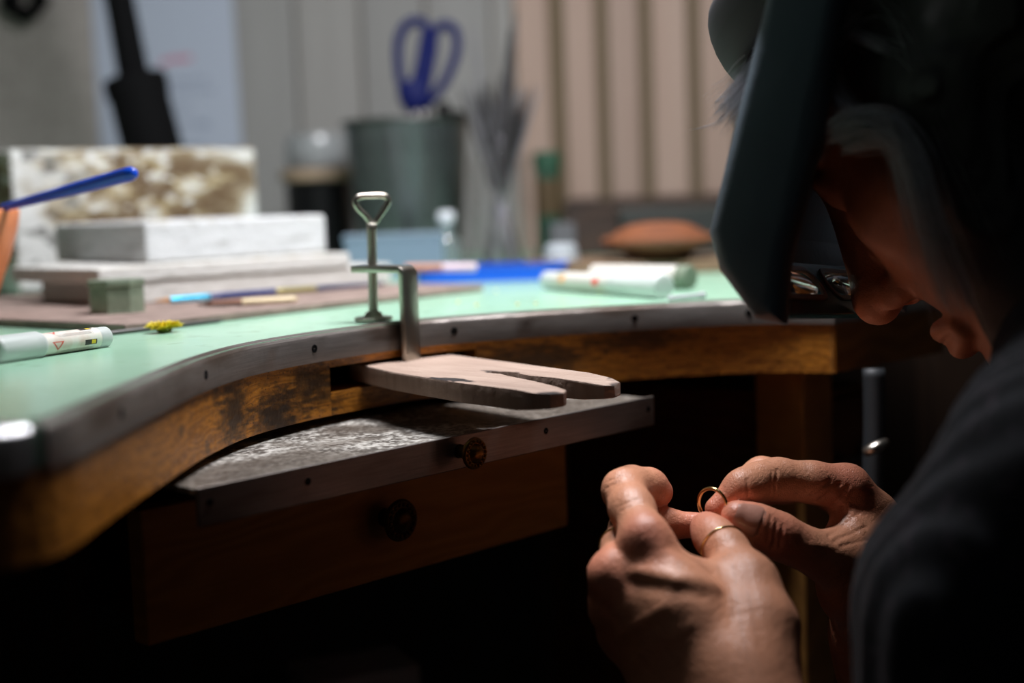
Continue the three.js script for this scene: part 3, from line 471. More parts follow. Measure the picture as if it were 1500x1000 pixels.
{ // glass full of needle files
  const c = ground(733, 300, 1.36), o = thing('file_glass', 'clear drinking glass holding a sheaf of needle files', 'glass', c);
  mesh('glass_wall', lathe([[0.1, 0], [26, 0], [27.5, 1.5], [29, 108], [28.4, 109], [27.2, 108], [25.6, 6], [0.1, 5]], 48), glass, o);
  const tones = [M.darkSteel, std({ color: 0x8f8e92, metalness: 0.8, roughness: 0.4 }), std({ color: 0x605e60, metalness: 0.8, roughness: 0.5 })];
  const kinds = ['round', 'flat', 'square', 'slim'];
  const tops = [[672, 128], [684, 122], [694, 138], [700, 132], [690, 35], [706, 120], [716, 116], [726, 128], [735, 105], [748, 42], [758, 20], [742, 122], [752, 118], [764, 128], [772, 132], [780, 124], [789, 128], [768, 150], [712, 145], [724, 150], [744, 140], [757, 142]];
  tops.forEach(([px, py], i) => {
    const bx = (733 - px) * 0.5 + 733 + rr(-14, 14), f = thing('needle_file', '', 'file', [c.x, 0.9, c.z], 0, 'needle files in the glass'); const da = rr(-0.012, 0.012);
    const top = at(px, py, 1.36 + da * 1.4).sub(f.position), bot = at(THREE.MathUtils.clamp(bx, 699, 767), 383, 1.36 - da * 0.7).sub(f.position); bot.y = Math.max(bot.y, 0.0075);
    const P = (t) => bot.clone().lerp(top, t), k = i % 4, w = [2.1, 3.2, 2.2, 1.5][k], h = rr(0.4, 0.55);
    mesh('file_shank', limb([P(0), P(0.02), P(h), P(h + 0.02)], [1.2, 1.5, 1.5, 1.4].map((r) => r * mm), 10), tones[(i + 1) % 3], f);
    mesh('file_blade', limb([P(h), P(h + 0.04), P(0.9), P(1)], [1.2, w, w * 0.85, w * 0.35].map((r) => r * mm), k === 0 ? 10 : 4, k === 1 ? 0.35 : 1, V(0, 0, 1)), tones[i % 3], f);
    const order = tops.map((q) => q[0]).sort((s, t) => s - t).indexOf(px), word = ['leftmost', 'second', 'third', 'fourth', 'fifth', 'sixth', 'seventh', 'eighth', 'ninth', 'tenth', 'eleventh', 'twelfth', 'thirteenth', 'fourteenth', 'fifteenth', 'sixteenth', 'seventeenth', 'eighteenth', 'nineteenth', 'third from right', 'second from right', 'rightmost'][order];
    f.userData.label = `${py < 60 ? 'tall thin' : 'short'} grey needle file in the glass, its tip ${order > 0 && order < 19 ? word + ' from left' : word}`;
  });
}
{ // black pot with a wooden lid and a glass jar on it
  const c = ground(470, 300, 1.60), o = thing('black_pot', 'black cylindrical pot with a pale wooden lid left of the metal canister', 'pot', c);
  mesh('pot_body', lathe([[0.1, 0], [36, 0], [38, 2], [38.5, 92], [37, 94], [0.1, 94]], 48), phys({ color: 0x0b0b0d, roughness: 0.3 }), o);
  tag(mesh('lid', lathe([[0.1, 94], [43, 94], [44, 96], [44, 105], [42.5, 107], [0.1, 107]], 48), std({ color: 0x8f7c66, roughness: 0.7 }), o), 'pale wooden lid');
  const j = thing('jar', 'small greyish glass jar standing on the wooden lid of the black pot', 'jar', [c.x, 1.0071, c.z]);
  mesh('jar_wall', lathe([[0.1, 0.2], [34, 0.2], [36, 2], [36, 28], [33, 34], [33, 38], [31.5, 38], [31.5, 34], [34.3, 28], [34.3, 3], [0.1, 2.4]], 40), phys({ color: 0xcfd2d2, transmission: 0.75, roughness: 0.25, thickness: 0 }), j);
  mesh('jar_filling', lathe([[0.1, 2.6], [33, 2.6], [33, 16], [0.1, 18]], 32), std({ color: 0x6e6866, roughness: 0.8 }), j);
}
{ // low translucent blue-grey box and small clear bottle in front of the canister
  const c = ground(578, 360, 1.31), o = thing('plastic_box', 'low blue-grey translucent plastic box in front of the metal canister', 'box', c, 0.05), m = phys({ color: 0x7f95a8, transmission: 0.35, roughness: 0.5, thickness: 0 });
  const W = 88, D = 46, H = 34, wall = (w, h, d, x, y, z) => rbox(w, h, d, 0.8).translate(x * mm, y * mm, z * mm);
  mesh('box_shell', merge([wall(W, H, 1.8, 0, H / 2, D / 2), wall(W, H, 1.8, 0, H / 2, -D / 2), wall(1.8, H, D, W / 2, H / 2, 0), wall(1.8, H, D, -W / 2, H / 2, 0), wall(W, 1.8, D, 0, 0.9, 0)]), m, o);
  mesh('box_lid', rbox(W + 4, 5, D + 4, 1.2).translate(0, (H + 2.2) * mm, 0), m, o);
  const b = ground(655, 360, 1.33), bo = thing('clear_bottle', 'small clear glass bottle with a frosted stopper beside the plastic box', 'bottle', b);
  mesh('bottle_wall', lathe([[0.1, 0], [12, 0], [13, 1], [13, 26], [9, 33], [6.5, 36], [6.5, 44], [7.6, 45], [7.6, 47], [5.4, 47], [5.4, 35], [11.6, 25], [11.6, 2], [0.1, 1.6]], 32), phys({ color: 0xe6efef, transmission: 0.9, roughness: 0.08, thickness: 0 }), bo); mesh('stopper', lathe([[0.1, 43], [5.2, 43], [5.4, 47], [8, 48], [8.4, 54], [7, 57], [0.1, 58]], 24), phys({ color: 0xeef2f6, transmission: 0.4, roughness: 0.35, thickness: 0 }), bo);
}
{ // green bottle, grey carton, clear cap, tan board, wooden dish, steel block
  const c = ground(803, 300, 1.53), o = thing('green_bottle', 'slim dark green bottle with a brown label and wide green cap', 'bottle', c);
  mesh('bottle_body', lathe([[0.1, 0], [12.5, 0], [13.5, 2], [13.5, 92], [11, 97], [0.1, 97]], 32), std({ color: 0x173d2a, roughness: 0.5 }), o); tag(mesh('bottle_label', lathe([[13.6, 48], [13.9, 48.2], [13.9, 86], [13.6, 86.2]], 32), std({ color: 0x46351c, roughness: 0.6 }), o), 'brown paper label'); mesh('bottle_cap', lathe([[0.1, 95], [14.5, 95], [15, 96], [15, 114], [14, 115.5], [0.1, 115.5]], 32), std({ color: 0x1c4430, roughness: 0.5 }), o);
  const g = ground(822, 335, 1.42), gc = thing('grey_carton', 'small grey carton standing in front of the green bottle', 'carton', g, 0.3); mesh('carton', rbox(24, 40, 16, 1).translate(0, 20 * mm, 0), std({ color: 0x57565a, roughness: 0.6 }), gc); mesh('flap', rbox(24.6, 1.4, 16.6, 0.5).translate(0, 40.4 * mm, 0), std({ color: 0x66656a, roughness: 0.6 }), gc);
  const t0 = ground(770, 390, 1.20), t1 = ground(1075, 398, 1.20), tm = t0.clone().lerp(t1, 0.5), tan = thing('tan_board', 'rough tan wooden board lying behind the glue tubes, carrying the orange-brown dish', 'board', [tm.x, 0.9, tm.z - 0.05], -0.03);
  mesh('board', rbox(t1.x * 1000 - t0.x * 1000, 11, 128, 1.5).translate(0, 5.6 * mm, 0), std({ map: tex(256, 128, [0.2, 0.1], woodFn([128, 104, 80], [84, 66, 48], 6, 331)), roughness: 0.85, bumpMap: grainBump, bumpScale: 0.0006 }), tan);
  const w = ground(822, 372, 1.235), wc = thing('bottle_stopper', 'frosted white plastic cap lying on the tan board under the green bottle', 'stopper', [w.x, 0.9113, w.z]); mesh('cap_shell', lathe([[0.1, 0], [14, 0], [15, 1], [14, 12], [12, 15], [0.1, 16]], 32), phys({ color: 0xb4bcc0, transmission: 0.3, roughness: 0.4, thickness: 0 }), wc); mesh('cap_rib', new THREE.TorusGeometry(0.0147, 0.0007, 8, 40).rotateX(Math.PI / 2).translate(0, 0.003, 0), std({ color: 0xd8dde0 }), wc);
  const d = ground(965, 360, 1.22), di = thing('wooden_dish', 'overturned orange-brown wooden dish with a flared rim on the tan board', 'dish', [d.x, 0.9113, d.z]);
  const dm = std({ map: tex(256, 128, [1, 1], (u, v) => mixc([96, 54, 32], [150, 88, 50], fbm(u, v, 10, 4, 341))), roughness: 0.6, bumpMap: grainBump, bumpScale: 0.0006 });
  mesh('foot_ring', lathe([[22, 0], [27, 0], [29, 5], [32, 9], [20, 9]], 40), dm, di); mesh('dish_body', lathe([[0.1, 6], [30, 8], [44, 11], [49, 14], [50, 17], [47, 20], [40, 21], [35, 25], [26, 29.5], [14, 31.5], [0.1, 32]], 56), dm, di);
  const s = ground(975, 320, 1.5), sb = thing('steel_block', 'long dark grey steel block at the wall behind the wooden dish', 'block', s); mesh('block', rbox(118, 46, 50, 2).translate(10 * mm, 23 * mm, 0), std({ color: 0x3a3b3a, metalness: 0.6, roughness: 0.5 }), sb); mesh('top_plate', rbox(122, 6, 54, 1.5).translate(10 * mm, 49 * mm, 0), std({ color: 0x4a4b49, metalness: 0.7, roughness: 0.4 }), sb);
  const k = ground(868, 340, 1.6), bk = thing('dark_zone_box', 'near-black box filling the dark shadow zone at the wall between green bottle and steel block', 'case', k); mesh('dark_zone_body', rbox(64, 44, 50, 2).translate(0, 22 * mm, 0), M.darkWood, bk); mesh('dark_zone_top', rbox(66, 10, 52, 2).translate(0, 49.3 * mm, 0), M.darkWood, bk);  // near-black box stands in for the shadow zone below the wall rail
}
{ // brown leather pouch behind the tall brick
  const c = ground(60, 260, 1.36), o = thing('leather_pouch', 'dark brown rounded leather pouch half hidden behind the tall white brick', 'pouch', c);
  const g = new THREE.SphereGeometry(0.05, 40, 28), p = g.attributes.position; for (let i = 0; i < p.count; i++) { const x = p.getX(i), y = p.getY(i), z = p.getZ(i), k = 1 + 0.12 * (vnoise(x * 60 + 50, y * 60 + z * 40 + 50, 256, 3) - 0.5); p.setXYZ(i, x * k * 1.15, Math.max(-0.045, y * k) * 1.1, z * k * 0.9); }
  g.computeVertexNormals(); g.translate(0, 0.0495, 0); mesh('pouch_body', g, std({ color: 0x4a3524, roughness: 0.75, bumpMap: grainBump, bumpScale: 0.0008 }), o);
  mesh('pouch_tie', ropeTube([...Array(12)].map((_, i) => { const a = i / 12 * 6.283; return V(Math.cos(a) * 0.043, 0.085, Math.sin(a) * 0.034); }), 0.0022, 60, 8, true), std({ color: 0x2e2118 }), o);
  const w = ground(0, 266, 1.28), k = thing('small_pot', 'small brown pot with a glossy white top at the left edge before the pouch', 'pot', w); mesh('pot_body', lathe([[0.1, 0], [12, 0], [14, 3], [14, 78], [12, 82], [0.1, 82]], 28), std({ color: 0x4b3a2c, roughness: 0.6 }), k); tag(mesh('pot_top', lathe([[0.1, 82], [9, 82], [10, 86], [9, 94], [5, 97], [0.1, 97.5]], 24), std({ color: 0xc8ccd2, roughness: 0.3 }), k), 'white top');
}
{ // wall: grey pin board, sheet of paper, dark coil
  const g = (px) => { const r = ray(px, 120); return r.x / -r.z * 1.795; };
  const xa = -0.94, xb = g(140), pb = thing('pin_board', 'rough grey pin board on the back wall at the left', 'pin board', [(xa + xb) / 2, 0.98, -1.7955]);
  mesh('board', rbox((xb - xa) * 1000, 620, 11, 1.5).translate(0, 0.31, 0), std({ map: tex(256, 256, 0.12, (u, v) => mixc([136, 130, 124], [172, 166, 160], fbm(u, v, 20, 4, 351))), roughness: 0.95, bumpMap: grainBump, bumpScale: 0.001 }), pb);
  const cv = document.createElement('canvas'); cv.width = 420; cv.height = 600; const c = cv.getContext('2d'); c.fillStyle = '#a6aebc'; c.fillRect(0, 0, 420, 600);
  c.fillStyle = '#c05068'; c.globalAlpha = 0.8; for (let i = 0; i < 9; i++) c.fillRect(205 + i * 10, 246 + rr(-3, 3) - i, 8, 14);
  c.globalAlpha = 0.55; c.fillStyle = '#6b7488'; for (const [x, y, w] of [[210, 300, 120], [200, 330, 150], [215, 375, 70], [215, 420, 110], [300, 425, 30], [225, 480, 90]]) for (let i = 0; i < w / 9; i++) c.fillRect(x + i * 9, y + rr(-3, 3), 6, 10 + rr(0, 6));
  const t = new THREE.CanvasTexture(cv); t.colorSpace = THREE.SRGBColorSpace; const pxm = at(244, 100, 1.8), w = 0.184;
  const pg = new THREE.BoxGeometry(w, 0.27, 0.0006); tag(mesh('paper_sheet', pg, std({ map: t, roughness: 0.85 }), scene, [pxm.x + 0.002, 1.13, -1.7995], [0, 0, 0.012]), 'bluish white sheet with a red line and faint grey notes on the back wall', 'paper');
  const k = at(48, 12, 1.77), co = thing('wire_coil', 'dark coil of wire hanging on the grey pin board at the upper left', 'coil', [k.x, k.y - 0.03, -1.776]);
  const pts = []; for (let i = 0; i <= 160; i++) { const a = i / 160 * 6.283 * 5; pts.push(V(Math.cos(a) * (0.008 + 0.02 * (i / 160) + 0.003 * Math.sin(i)), 0.04 + Math.sin(a) * (0.01 + 0.02 * (i / 160) + 0.003 * Math.cos(i * 1.7)), (i / 160 - 0.5) * 0.012)); } mesh('wire', ropeTube(pts, 0.0028, 400, 6), M.blackMatte, co); mesh('nail', limb([V(0, 0.066, -0.014), V(0, 0.067, 0.012)], 0.0015, 8), M.darkSteel, co);
}
{ // desk lamp: black post at the back left, arm over the bench, long shaded tube head out of view, placed to light bench, hands and wall
  const A = at(236, 215, 1.50), Bq = at(196, 112, 1.50), C = at(175, 0, 1.50), base = V(A.x + (A.x - Bq.x) * 0.55, 0.9, A.z);
  const o = thing('bench_lamp', 'black jointed bench lamp with thick sleeve and leaning post at back left, head out of view', 'lamp', base), l = (p) => p.clone().sub(base);
  const foot = l(base), dirv = l(Bq).sub(foot).normalize();
  mesh('base', lathe([[0.1, 0], [52, 0], [54, 3], [54, 10], [48, 15], [0.1, 16]], 40), M.black, o);
  const SL = l(Bq).sub(V(0, 0.012, 0)).length() / mm;
  mesh('sleeve', place(lathe([[0.1, 0], [33, 0], [31, SL - 22], [33, SL - 20], [33.5, SL - 4], [31, SL], [0.1, SL]], 40), V(0, 0.012, 0), l(Bq)), M.blackMatte, o);
  const elbow = V(C.x - 0.045, 1.52, -1.46), head = V(...LAMP.at), hn = V(0, -1, 0);
  mesh('post', limb([l(Bq), l(C), l(elbow)], [16.5 * mm, 15.5 * mm, 14 * mm], 20), M.blackMatte, o);
  mesh('elbow_joint', new THREE.SphereGeometry(0.024, 24, 16).translate(...l(elbow).toArray()), M.black, o);
  const over = head.clone().add(V(0, 0.09, -0.02));
  mesh('arm', limb([l(elbow), l(elbow.clone().lerp(over, 0.5).add(V(0, 0.05, 0))), l(over)], 9 * mm, 14), M.black, o);
  const hg = new THREE.Group(); hg.name = 'unseen_lamp_head'; hg.position.copy(l(head)); hg.rotation.set(LAMP.tilt, LAMP.turn, 0, 'YXZ'); o.add(hg);
  const [lw, lh] = LAMP.size, sh = 0.016, W = lw + 0.03, D = lh + 0.03;
  const shell = merge([new THREE.BoxGeometry(W, 0.008, D).translate(0, 0.03, 0), new THREE.BoxGeometry(W, 0.03 + sh, 0.006).translate(0, 0.015 - sh / 2 + 0.002, D / 2), new THREE.BoxGeometry(W, 0.03 + sh, 0.006).translate(0, 0.015 - sh / 2 + 0.002, -D / 2), new THREE.BoxGeometry(0.006, 0.03 + sh, D).translate(W / 2, 0.015 - sh / 2 + 0.002, 0), new THREE.BoxGeometry(0.006, 0.03 + sh, D).translate(-W / 2, 0.015 - sh / 2 + 0.002, 0)]);
  mesh('lamp_shade', shell, M.black, hg); mesh('head_joint', limb([V(0, 0.03, 0), V(0, 0.09, 0)].map((p) => p), 0.011, 12), M.black, hg);
  mesh('lamp_tube', new THREE.CylinderGeometry(0.013, 0.013, lw, 20).rotateZ(Math.PI / 2).translate(0, 0.012, 0), std({ color: 0xffffff, emissive: LAMP.color, emissiveIntensity: 6 }), hg);
  const L = new THREE.RectAreaLight(LAMP.color, LAMP.power, lw, lh); L.name = 'unseen_lamp_glow'; L.position.set(0, -0.004, 0); L.rotation.set(-Math.PI / 2, 0, 0); hg.add(L);
}
{ // boxes under the bench
  const c = at(509, 965, 1.02), o = thing('storage_box', 'small white cardboard box with a dark blue label on the shelf under the bench', 'box', [c.x, 0.5603, c.z - 0.03], 0.42), wh = std({ color: 0xe4e4e8, roughness: 0.8 });
  mesh('box_body', rbox(80, 62, 56, 1).translate(0, 31 * mm, 0), wh, o); mesh('box_lid', rbox(83, 18, 59, 1).translate(0, 60 * mm, 0), wh, o); tag(mesh('box_label', rbox(20, 40, 0.8, 0.2).translate(-2 * mm, 30 * mm, 29 * mm), std({ color: 0x34348c }), o), 'dark blue label');
  const b = at(190, 985, 0.95), p = thing('pale_tub', 'round pale plastic tub on the shelf under the bench', 'tub', [b.x, 0.5603, b.z]); mesh('tub_body', lathe([[0.1, 0], [52, 0], [54, 2], [60, 70], [61, 72], [0.1, 72]], 40), std({ color: 0xd0d0d4, roughness: 0.6 }), p); mesh('tub_rim', lathe([[59, 66], [62.5, 67], [62.5, 74], [60, 75], [58, 74]], 40), std({ color: 0x98989c, roughness: 0.6 }), p);
  const h0 = at(1281, 552, 0.86), h = thing('grey_hose', 'grey rubber hose hanging down under the right wing of the bench', 'hose', [h0.x, 0, h0.z]), q = (px, py, d) => at(px, py, d).sub(h.position);
  mesh('hose_pipe', limb(smooth([q(1280, 540, 0.845), q(1281, 620, 0.845), q(1279, 720, 0.845), q(1283, 900, 0.845)], 20), 6.5 * mm, 14), std({ color: 0x1c1f22, roughness: 0.6 }), h); mesh('hose_clip', limb([q(1268, 662, 0.825), q(1283, 655, 0.82), q(1297, 648, 0.83)], [3 * mm, 3.5 * mm, 2.5 * mm], 10), M.steel, h);
}
{ // dark cupboard right of the bench, placed to darken the gap beside the jeweller
  const o = thing('cupboard', 'dark brown wooden cupboard behind the right end of the bench, placed as dark background', 'cupboard', [0.73, 0, -1.36]);
  const cw = phys({ color: 0x1b120c, roughness: 0.9, specularIntensity: 0.1 });
  mesh('carcass', rbox(800, 960, 440, 3).translate(0, 0.48, -0.01), cw, o);
  for (const s of [-1, 1]) { const d = mesh('door', rbox(386, 900, 16, 3).translate(s * 0.199, 0.48, 0.219), cw, o); mesh('knob', new THREE.SphereGeometry(0.012, 16, 12).translate(s * 0.03, 0.6, 0.237), M.darkSteel, d); }
}

// ---------------------------------------------------------------- the jeweller: distance fields meshed as smooth surfaces
function surface(sdf, lo, hi, cell, eps = cell * 0.35) {   // naive surface nets over a box, normals from the field
  const n = [0, 1, 2].map((k) => Math.ceil((hi[k] - lo[k]) / cell) + 1), [nx, ny, nz] = n, F = new Float32Array(nx * ny * nz);
  for (let k = 0, q = 0; k < nz; k++) for (let j = 0; j < ny; j++) for (let i = 0; i < nx; i++) F[q++] = sdf(lo[0] + i * cell, lo[1] + j * cell, lo[2] + k * cell);
  const id = new Int32Array(nx * ny * nz).fill(-1), pos = [], idx = [], at3 = (i, j, k) => i + nx * (j + ny * k);
  for (let k = 0; k < nz - 1; k++) for (let j = 0; j < ny - 1; j++) for (let i = 0; i < nx - 1; i++) {
    let inside = 0; for (let c = 0; c < 8; c++) if (F[at3(i + (c & 1), j + ((c >> 1) & 1), k + (c >> 2))] < 0) inside++;
    if (!inside || inside === 8) continue;
    let sx = 0, sy = 0, sz = 0, m = 0;
    for (let c = 0; c < 8; c++) for (let b = 0; b < 3; b++) if (!(c & (1 << b))) {
      const d = c | (1 << b), fa = F[at3(i + (c & 1), j + ((c >> 1) & 1), k + (c >> 2))], fb = F[at3(i + (d & 1), j + ((d >> 1) & 1), k + (d >> 2))];
      if ((fa < 0) === (fb < 0)) continue; const t = fa / (fa - fb);
      sx += (c & 1) + (b === 0 ? t : 0); sy += ((c >> 1) & 1) + (b === 1 ? t : 0); sz += (c >> 2) + (b === 2 ? t : 0); m++;
    }
    id[at3(i, j, k)] = pos.length / 3; pos.push(lo[0] + (i + sx / m) * cell, lo[1] + (j + sy / m) * cell, lo[2] + (k + sz / m) * cell);
  }
  const quad = (a, b, c, d, f) => { if (a < 0 || b < 0 || c < 0 || d < 0) return; f ? idx.push(a, b, c, a, c, d) : idx.push(a, c, b, a, d, c); };
  for (let k = 1; k < nz - 1; k++) for (let j = 1; j < ny - 1; j++) for (let i = 1; i < nx - 1; i++) {
    const a = F[at3(i, j, k)] < 0;
    if (a !== F[at3(i + 1, j, k)] < 0) quad(id[at3(i, j - 1, k - 1)], id[at3(i, j, k - 1)], id[at3(i, j, k)], id[at3(i, j - 1, k)], a);
    if (a !== F[at3(i, j + 1, k)] < 0) quad(id[at3(i - 1, j, k - 1)], id[at3(i - 1, j, k)], id[at3(i, j, k)], id[at3(i, j, k - 1)], a);
    if (a !== F[at3(i, j, k + 1)] < 0) quad(id[at3(i - 1, j - 1, k)], id[at3(i, j - 1, k)], id[at3(i, j, k)], id[at3(i - 1, j, k)], a);
  }
  const nor = new Float32Array(pos.length);
  for (let i = 0; i < pos.length; i += 3) {
    const [x, y, z] = [pos[i], pos[i + 1], pos[i + 2]], gx = sdf(x + eps, y, z) - sdf(x - eps, y, z), gy = sdf(x, y + eps, z) - sdf(x, y - eps, z), gz = sdf(x, y, z + eps) - sdf(x, y, z - eps), l = Math.hypot(gx, gy, gz) || 1;
    nor[i] = gx / l; nor[i + 1] = gy / l; nor[i + 2] = gz / l;
  }
  const g = new THREE.BufferGeometry(); g.setAttribute('position', new THREE.Float32BufferAttribute(pos, 3)); g.setAttribute('normal', new THREE.BufferAttribute(nor, 3)); g.setIndex(idx); return g;
}
const smin = (a, b, k) => { const h = Math.max(k - Math.abs(a - b), 0) / k; return Math.min(a, b) - h * h * k * 0.25; };
// a bone: [from, to, radius mm, radius mm] -> distance in metres
function bone(A, Bq, ra, rb) {
  const ax = A.x, ay = A.y, az = A.z, bx = Bq.x - ax, by = Bq.y - ay, bz = Bq.z - az, L = bx * bx + by * by + bz * bz || 1e-9, r0 = ra * mm, r1 = rb * mm;
  return (x, y, z) => { const px = x - ax, py = y - ay, pz = z - az; let t = (px * bx + py * by + pz * bz) / L; t = t < 0 ? 0 : t > 1 ? 1 : t; const dx = px - bx * t, dy = py - by * t, dz = pz - bz * t; return Math.sqrt(dx * dx + dy * dy + dz * dz) - (r0 + (r1 - r0) * t); };
}
const J = (a) => at(...a);
function chain(pts) { const out = []; for (let i = 0; i < pts.length - 1; i++) out.push(bone(J(pts[i]), J(pts[i + 1]), pts[i][3], pts[i + 1][3])); return out; }   // [px, py, distance, radius mm]
function bareHand(palm, fingers, kPalm) {
  const pb = palm.map((c) => chain(c)).flat(), fb = fingers.map((c) => chain(c));
  return (x, y, z) => {
    let d = 1; for (const b of pb) d = smin(d, b(x, y, z), 0.015);
    if (d > 0.09) return d - 0.03;
    let fd = 1; for (const f of fb) { let q = 1; for (const b of f) q = smin(q, b(x, y, z), 0.007); fd = smin(fd, q, 0.0012); }
    return smin(d, fd, kPalm * mm);
  };
}
const firstHit = (field, px, py) => { const r = ray(px, py); let t = 0.5; for (let i = 0; i < 200 && t < 0.9; i++) { const p = r.clone().multiplyScalar(t).add(camera.position), d = field(p.x, p.y, p.z); if (d < 0.00003) return p; t += Math.max(d * 0.7, 0.0001); } return null; };
function handField(H) {                                   // marks: [x0, y0, x1, y1, depth mm (negative raises), width mm]
  const bare = bareHand(H.palm, H.fingers, H.k), marks = [];
  for (const [x0, y0, x1, y1, amp, w] of H.marks) { const p = firstHit(bare, x0, y0), m = firstHit(bare, (x0 + x1) / 2, (y0 + y1) / 2), q = firstHit(bare, x1, y1); if (p && m && q && p.distanceTo(m) < 0.02 && m.distanceTo(q) < 0.02) marks.push({ b1: bone(p, m, 0, 0), b2: bone(m, q, 0, 0), m, amp: amp * mm, w: w * mm, reach: p.distanceTo(q) / 2 + 3 * w * mm }); }
  const f = (x, y, z) => {
    let d = bare(x, y, z);
    if (Math.abs(d) < 0.004) {
      for (const c of marks) { const dx = x - c.m.x, dy = y - c.m.y, dz = z - c.m.z; if (dx * dx + dy * dy + dz * dz > c.reach * c.reach) continue; const r = Math.min(c.b1(x, y, z), c.b2(x, y, z)) / c.w; d += c.amp * Math.exp(-r * r); }
      const n = vnoise(x * 260 + 500, y * 260 + z * 170 + 500, 4096, 5) - 0.5, n2 = vnoise(x * 620 + z * 300 + 900, y * 620 + 900, 8192, 6) - 0.5; d += n * 0.00018 + n2 * 0.0001;
    }
    return d;
  };
  return f;
}
// left hand: back of the hand towards the camera, thumb at the right, index finger folded over
const LH = {
  palm: [
    [[1085, 1010, 0.640, 17], [1000, 880, 0.634, 11.5], [946, 790, 0.632, 9.6]], [[1062, 1018, 0.650, 18], [897, 842, 0.642, 9.4]], [[1035, 1025, 0.662, 17], [898, 886, 0.656, 9.2]], [[1010, 1035, 0.672, 15], [912, 928, 0.670, 9]],
    [[1100, 985, 0.642, 15.5], [1112, 920, 0.644, 14.5], [1098, 852, 0.648, 11]], [[978, 838, 0.646, 8.5], [1080, 862, 0.652, 8.5]], [[1000, 880, 0.646, 10], [1090, 915, 0.650, 11]],
    [[1010, 1010, 0.665, 21], [1062, 1130, 0.660, 22], [1170, 1260, 0.652, 24]], [[1096, 1000, 0.645, 18.5], [1126, 1100, 0.640, 19.5], [1220, 1230, 0.636, 22]],
  ],
  fingers: [
    [[946, 788, 0.632, 9.5], [926, 746, 0.646, 9.5], [914, 718, 0.658, 9.2], [926, 712, 0.667, 8.6], [950, 713, 0.678, 8.0], [964, 721, 0.688, 7.4]],
    [[897, 842, 0.642, 9.2], [911, 800, 0.660, 8.4], [922, 774, 0.674, 8.6], [968, 768, 0.690, 7.4], [1022, 769, 0.691, 6.2]],
    [[898, 886, 0.656, 9], [928, 822, 0.692, 8.2], [965, 832, 0.704, 7.4], [972, 856, 0.696, 6.8]],
    [[912, 930, 0.670, 8.6], [938, 880, 0.702, 7.4], [966, 888, 0.708, 6.6], [972, 905, 0.698, 6.2]],
    [[1100, 854, 0.648, 10.6], [1064, 806, 0.660, 9.2], [1046, 786, 0.667, 8.6], [1034, 772, 0.672, 7.4]],
  ],
  k: 9,
  marks: [[936, 838, 1046, 858, -1.5, 3.6], [930, 852, 1030, 872, 0.9, 4], [908, 930, 972, 890, -0.4, 2.8], [930, 968, 1010, 915, -0.3, 3.4], [985, 800, 1040, 838, 0.5, 3], [893, 704, 908, 697, 0.3, 0.8], [889, 714, 903, 708, 0.3, 0.8], [910, 748, 938, 738, 0.25, 1], [906, 742, 934, 731, 0.2, 0.9], [1020, 812, 1048, 792, 0.4, 1.2], [1060, 905, 1130, 890, 0.12, 1.2], [1070, 930, 1140, 918, 0.08, 1.2]],
};
for (const c of [...LH.palm, ...LH.fingers]) for (const q of c) q[2] -= 0.034 * (q[1] - 800) / 200;   // the wrist comes towards the camera: the back of the hand tilts up
